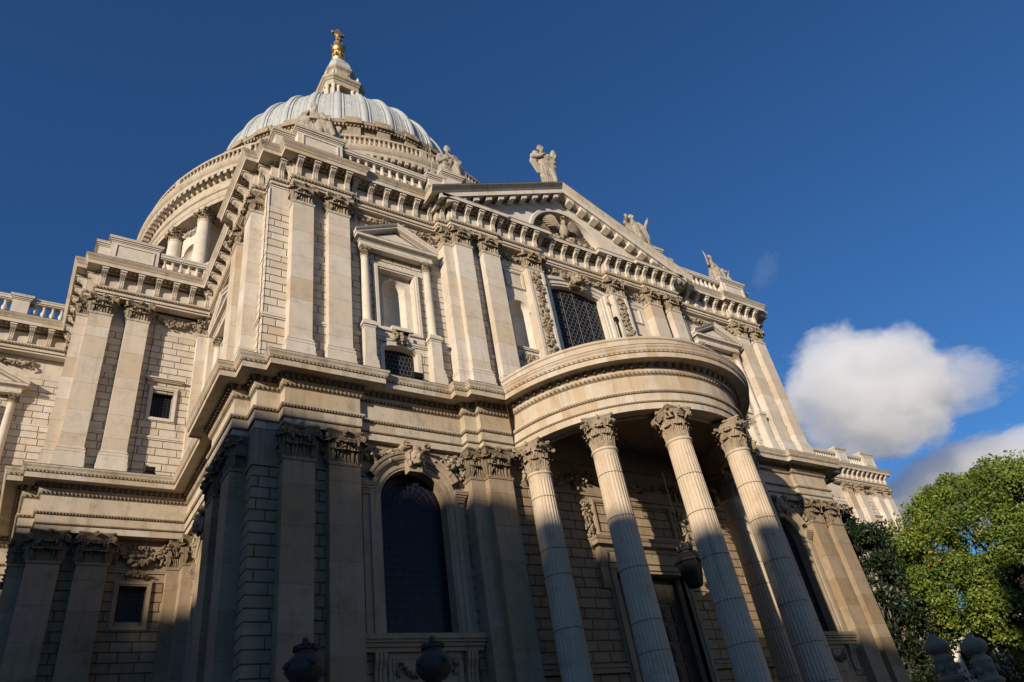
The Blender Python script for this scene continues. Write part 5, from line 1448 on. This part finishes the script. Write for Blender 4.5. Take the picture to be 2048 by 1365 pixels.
def stone_pier(x, y, zt, s, label):
    t = thing('gate_pier', label, 'gate pier', (x, y, -1.7), 'round stone gate piers')
    mb = MB(); mb.lathe([(.3 * s, -1.7), (.3 * s, -1.2), (.21 * s, -1.1), (.2 * s, zt - 1.05 * s), (.27 * s, zt - .98 * s), (.28 * s, zt - .93 * s), (.2 * s, zt - .88 * s)], (x, y, 0), 20); mb.obj('shaft', 'pierstone', t, 40)
    mb = MB(); mb.lathe([(r * s, zt + q * s) for r, q in ((.2, -.88), (.21, -.6), (.23, -.56), (.18, -.5), (.14, -.44), (.24, -.36), (.27, -.28), (.25, -.2), (.18, -.14), (.1, -.1), (.07, -.06), (.05, -.02), (.0, 0))], (x, y, 0), 20); f = mb.obj('finial', 'pierstone', t, 40)
    for k in range(6):
        a = 2 * pi * k / 6; mb = MB(); mb.blob((x + .22 * s * math.cos(a), y + .22 * s * math.sin(a), zt - .72 * s), (.07 * s, .07 * s, .08 * s), 8, 6); mb.obj('lion_mask', 'pierstone', f, 40)
stone_pier(15.95, 8.35, 2.25, .92, 'mossy round stone gate pier nearer the dark shrubs, left of its twin')
stone_pier(16.22, 7.78, 2.1, .95, 'mossy round stone gate pier under the green tree, right of its twin')
# ================================================================== TREES
def leafmat(name, c1, c2, c3):
    m, nt, n, l, b = newmat(name)
    at = n.new('ShaderNodeAttribute'); at.attribute_name = 'tone'
    cr_ = n.new('ShaderNodeValToRGB'); e = cr_.color_ramp.elements
    e[0].color = c1 + (1,); e[1].position = .9; e[1].color = c2 + (1,)
    x = e.new(.95); x.color = c3 + (1,)
    l.new(at.outputs['Fac'], cr_.inputs[0]); l.new(cr_.outputs[0], b.inputs['Base Color'])
    b.inputs['Roughness'].default_value = .5
    tr = n.new('ShaderNodeBsdfTranslucent'); mx = n.new('ShaderNodeMixShader'); mx.inputs[0].default_value = .25
    l.new(cr_.outputs[0], tr.inputs[0]); l.new(b.outputs[0], mx.inputs[1]); l.new(tr.outputs[0], mx.inputs[2])
    l.new(mx.outputs[0], n['Material Output'].inputs[0])
    return m
M['leaf'] = leafmat('lime_leaves', (.04, .08, .008), (.235, .295, .035), (.38, .24, .03))
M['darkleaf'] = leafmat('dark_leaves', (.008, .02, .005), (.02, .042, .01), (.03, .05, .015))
def tree(name, label, base, crown_c, crown_r, nclump, nleaf, lsize, mat, seed=1, clump_r=1.0):
    rr = random.Random(seed); base = Vector(base); cc = Vector(crown_c)
    t = thing(name, label, 'tree', base)
    tr = MB(); top = cc + Vector((0, 0, -crown_r[2] * .55))
    tr.tube([base, base.lerp(top, .5) + Vector((.12, -.1, 0)), top], [.42, .32, .26], 10)
    cl = []
    for i in range(nclump):
        while True:
            v = Vector((rr.uniform(-1, 1), rr.uniform(-1, 1), rr.uniform(-1, 1)))
            if .25 < v.length < 1: break
        v = v.normalized() * (v.length ** .45)
        k = 1 + .16 * noise.noise(v * 2.3 + Vector((seed, 0, 0)))
        z = v.z if v.z > 0 else v.z * .85
        c = cc + Vector((v.x * crown_r[0], v.y * crown_r[1], z * crown_r[2])) * k
        cl.append((c, clump_r * rr.uniform(.6, 1.25)))
    for i in range(0, nclump, max(1, nclump // 46)):
        c = cl[i][0]; m = top.lerp(c, .5) + Vector((0, 0, .35)) - (c - top) * .05
        s0 = top + Vector((rr.uniform(-.2, .2), rr.uniform(-.2, .2), rr.uniform(-.8, .6)))
        tr.tube([s0, m, c], [.14, .08, .03], 6)
        for _ in range(2):
            d = c + Vector((rr.gauss(0, 1), rr.gauss(0, 1), rr.gauss(0, .6))) * .5 - (c - cc) * .12
            tr.tube([m.lerp(c, .4), d], [.045, .015], 5)
    tr.obj('trunk', 'bark', t, 60)
    mb = MB()
    for c, r in cl:
        ct = rr.gauss(0, .2)
        if noise.noise(c * .42 + Vector((seed * 3.1, 0, 0))) < -.22 and (c - cc).length > 2.5: continue
        orange = rr.random() < .035
        for _ in range(nleaf):
            v = Vector((rr.gauss(0, 1), rr.gauss(0, 1), rr.gauss(0, 1))).normalized() * (rr.random() ** .5)
            p = c + Vector((v.x, v.y, v.z * .75)) * r
            n_ = (v * .6 + Vector((rr.gauss(0, .9), rr.gauss(0, .9), rr.gauss(0, .8) + .4))).normalized()
            a = n_.cross(Vector((rr.gauss(0, 1), rr.gauss(0, 1), rr.gauss(0, 1)))).normalized(); b = n_.cross(a)
            s_ = lsize * rr.uniform(.6, 1.25)
            tone = min(.9, max(0, .4 + ct + rr.gauss(0, .2)))
            if rr.random() < (.25 if orange else .008): tone = .96
            q = n_ * s_ * .22
            mb.face((mb.vert(p - a * s_), mb.vert(p - b * s_ * .55 + q), mb.vert(p + a * s_), mb.vert(p + b * s_ * .55 + q)), tone)
    me = bpy.data.meshes.new('crown'); me.from_pydata([Vector(v) - base for v in mb.v], [], mb.f)
    at = me.attributes.new('tone', 'FLOAT', 'FACE'); at.data.foreach_set('value', mb.t); me.materials.append(M[mat])
    o = bpy.data.objects.new('crown', me); col.objects.link(o); reg(o, t, base)
    return t
tree('lime_tree', 'large leafy green tree with a few yellow leaves at the right edge', (51.0, 21.5, -1.7), (52.2, 20.4, 10.0), (5.0, 6.3, 5.9), 560, 300, .115, 'leaf', 4, 1.0)
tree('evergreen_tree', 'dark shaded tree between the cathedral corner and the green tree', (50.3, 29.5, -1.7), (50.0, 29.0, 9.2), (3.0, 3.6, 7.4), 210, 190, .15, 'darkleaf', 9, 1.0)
tree('evergreen_tree', 'low bright green bush behind the two stone gate piers', (62.0, 27.0, -1.7), (62.0, 27.0, 3.6), (4.0, 4.0, 3.2), 90, 120, .15, 'leaf', 12, 1.0)
# ================================================================== GROUND AND STREET
mb = MB(); mb.box(-900, 1500, -900, 1500, -2.2, -1.7); g = mb.obj('ground', 'paving'); g['kind'] = 'structure'
# buildings across the street, behind the viewer: they throw the low shade on the walls
def office(u0, u1, ztop, label, D=70, depth=14, name='office_building'):
    sx, sy = -math.sin(SUN_AZ), -math.cos(SUN_AZ); px, py = math.cos(SUN_AZ), -math.sin(SUN_AZ)
    P = lambda u, d, z: (sx * D + px * u - sx * d, sy * D + py * u - sy * d, z)     # d towards the cathedral
    t = thing(name, label, 'building', P((u0 + u1) / 2, 0, -1.7), 'street buildings opposite the cathedral')
    w = MB(); w.fbox(P, u0, u1, -depth, 0, -1.7, ztop - 2.2); w.obj('wall', 'brickwall', t)
    w = MB(); w.fbox(P, u0 - .02, u1 + .02, -.4, .5, ztop - 2.2, ztop - 1.7); w.fbox(P, u0 + .05, u1 - .05, -depth + .2, -.2, ztop - 1.7, ztop); w.obj('roof', 'roofing', t)
    nf = int((ztop + 1) / 3.8)
    nn = max(1, int((u1 - u0) / 2.6))
    for f in range(nf - 1):
        for i in range(nn):
            u = u0 + (u1 - u0) * (i + .5) / nn; z = -.4 + f * 3.8
            if f * nn + i < 95:
                g_ = MB(); g_.fbox(P, u - .7, u + .7, -.02, .03, z, z + 2.4); wo = g_.obj('window', 'glass', t)
                g_ = MB(); g_.fbox(P, u - .85, u + .85, 0, .18, z - .15, z); g_.obj('window_sill', 'render', wo)
    return t
hz = [(-80, -29.7, 18.9), (-29.7, -26.2, 16.1), (-26.2, -16.2, 19.3), (-16.2, -11.4, 17.9), (-11.4, -9.2, 16.8), (-9.2, -6.0, 16.0), (-6.0, -3.6, 15.2), (-3.6, 3.4, 16.5), (3.4, 6.4, 11.0), (6.4, 50, 19.9)]
for i, (a, b, h) in enumerate(hz):
    office(a, b, h + 70 * math.tan(SUN_EL), ['tall', 'low', 'broad', 'plain', 'narrow', 'slim', 'squat', 'grey', 'small', 'long'][i] + ' brown office block across the street from the porch')
bt = thing('rendered_building', 'pale sunlit building glimpsed through the foliage at lower right', 'building', (88, 34, -1.7))
mb = MB(); mb.box(78, 104, 28, 40, -1.7, 10.5); mb.obj('wall', 'render', bt)
mb = MB(); mb.box(77.6, 104.4, 27.6, 40.4, 10.5, 11.0); mb.obj('roof', 'roofing', bt)
for i in range(3):
    for j in range(5):
        mb = MB(); mb.box(77.95, 78.02, 29 + j * 2.2, 30.1 + j * 2.2, .2 + i * 3.3, 2.2 + i * 3.3); mb.obj('window', 'glass', bt)
# pale building added out of frame, right: bounces warm sunlight into the shade
et = thing('bounce_building', 'added pale block out of view that bounces warm sun onto the shaded walls', 'building', (86, -34, -1.7))
mb = MB(); mb.box(72, 100, -72, 2, -1.7, 30); mb.obj('wall', 'render', et)
mb = MB(); mb.box(71.4, 100.6, -72.6, 2.6, 30, 31); mb.obj('roof', 'roofing', et)
for i in range(6):
    for j in range(12):
        mb = MB(); y = -70 + j * 6; mb.box(71.95, 72.03, y + 1.2, y + 3.0, 2.5 + i * 4.6, 5.0 + i * 4.6); wo = mb.obj('window', 'glass', et)
        mb = MB(); mb.box(71.8, 72.05, y + 1.0, y + 3.2, 2.3 + i * 4.6, 2.48 + i * 4.6); mb.obj('window_sill', 'render', wo)
# ================================================================== CLOUDS
def cloudmat(name, dens, scale, edge, seed, squash=1.0):
    m, nt, n, l, b = newmat(name)
    n.remove(b)
    tc = n.new('ShaderNodeTexCoord'); 
    nz = n.new('ShaderNodeTexNoise'); nz.inputs['Scale'].default_value = scale; nz.inputs['Detail'].default_value = 9; nz.inputs['Roughness'].default_value = .72
    mp = n.new('ShaderNodeMapping'); mp.inputs['Location'].default_value = (seed, seed * .7, 0); l.new(tc.outputs['Object'], mp.inputs[0]); l.new(mp.outputs[0], nz.inputs['Vector'])
    ln = n.new('ShaderNodeVectorMath'); ln.operation = 'LENGTH'; l.new(tc.outputs['Object'], ln.inputs[0])
    ma = n.new('ShaderNodeMath'); ma.operation = 'MULTIPLY_ADD'; l.new(nz.outputs['Fac'], ma.inputs[0]); ma.inputs[1].default_value = edge; 
    sub = n.new('ShaderNodeMath'); sub.operation = 'SUBTRACT'; sub.inputs[0].default_value = 1.0 - edge * .5 - .12; l.new(ln.outputs['Value'], sub.inputs[1]); l.new(sub.outputs[0], ma.inputs[2])
    mr = n.new('ShaderNodeMapRange'); mr.interpolation_type = 'SMOOTHSTEP'; mr.inputs[1].default_value = 0; mr.inputs[2].default_value = .13; mr.inputs[4].default_value = dens; l.new(ma.outputs[0], mr.inputs[0])
    v = n.new('ShaderNodeVolumePrincipled'); v.inputs['Color'].default_value = (.995, .995, .995, 1); v.inputs['Anisotropy'].default_value = .1
    l.new(mr.outputs[0], v.inputs['Density']); l.new(v.outputs[0], n['Material Output'].inputs['Volume'])
    return m
def cloud(loc, sc, rot, mat, label):
    mb = MB(); mb.blob((0, 0, 0), 1.0, 24, 16)
    me = mesh_of(mb, 'cloud', mat); o = bpy.data.objects.new('cloud', me); col.objects.link(o); reg(o, None, loc)
    o.scale = sc; o.rotation_euler = rot; o['label'] = label; o['category'] = 'cloud'; o['kind'] = 'stuff'
cloud((905, 414, 422), (128, 120, 104), (0, .28, -.95), cloudmat('cloud_main', .022, 1.7, 1.6, 3.3), 'large white cumulus cloud beside the right end of the facade')
cloud((944, 340, 398), (98, 60, 46), (0, .1, -.95), cloudmat('cloud_tail', .012, 1.8, 1.9, 6.1), 'thin ragged tail on the right side of the large white cloud')
cloud((1125, 425, 322), (200, 150, 62), (0, 0, -.95), cloudmat('cloud_low', .02, 1.7, 1.1, 5.0), 'low pale cloud bank behind the top of the green tree')
cloud((888, 461, 677), (44, 20, 22), (0, -.9, -.95), cloudmat('cloud_wisp', .0022, 2.2, 2.4, 9.0), 'small faint wisp of cloud above the roof corner statue')
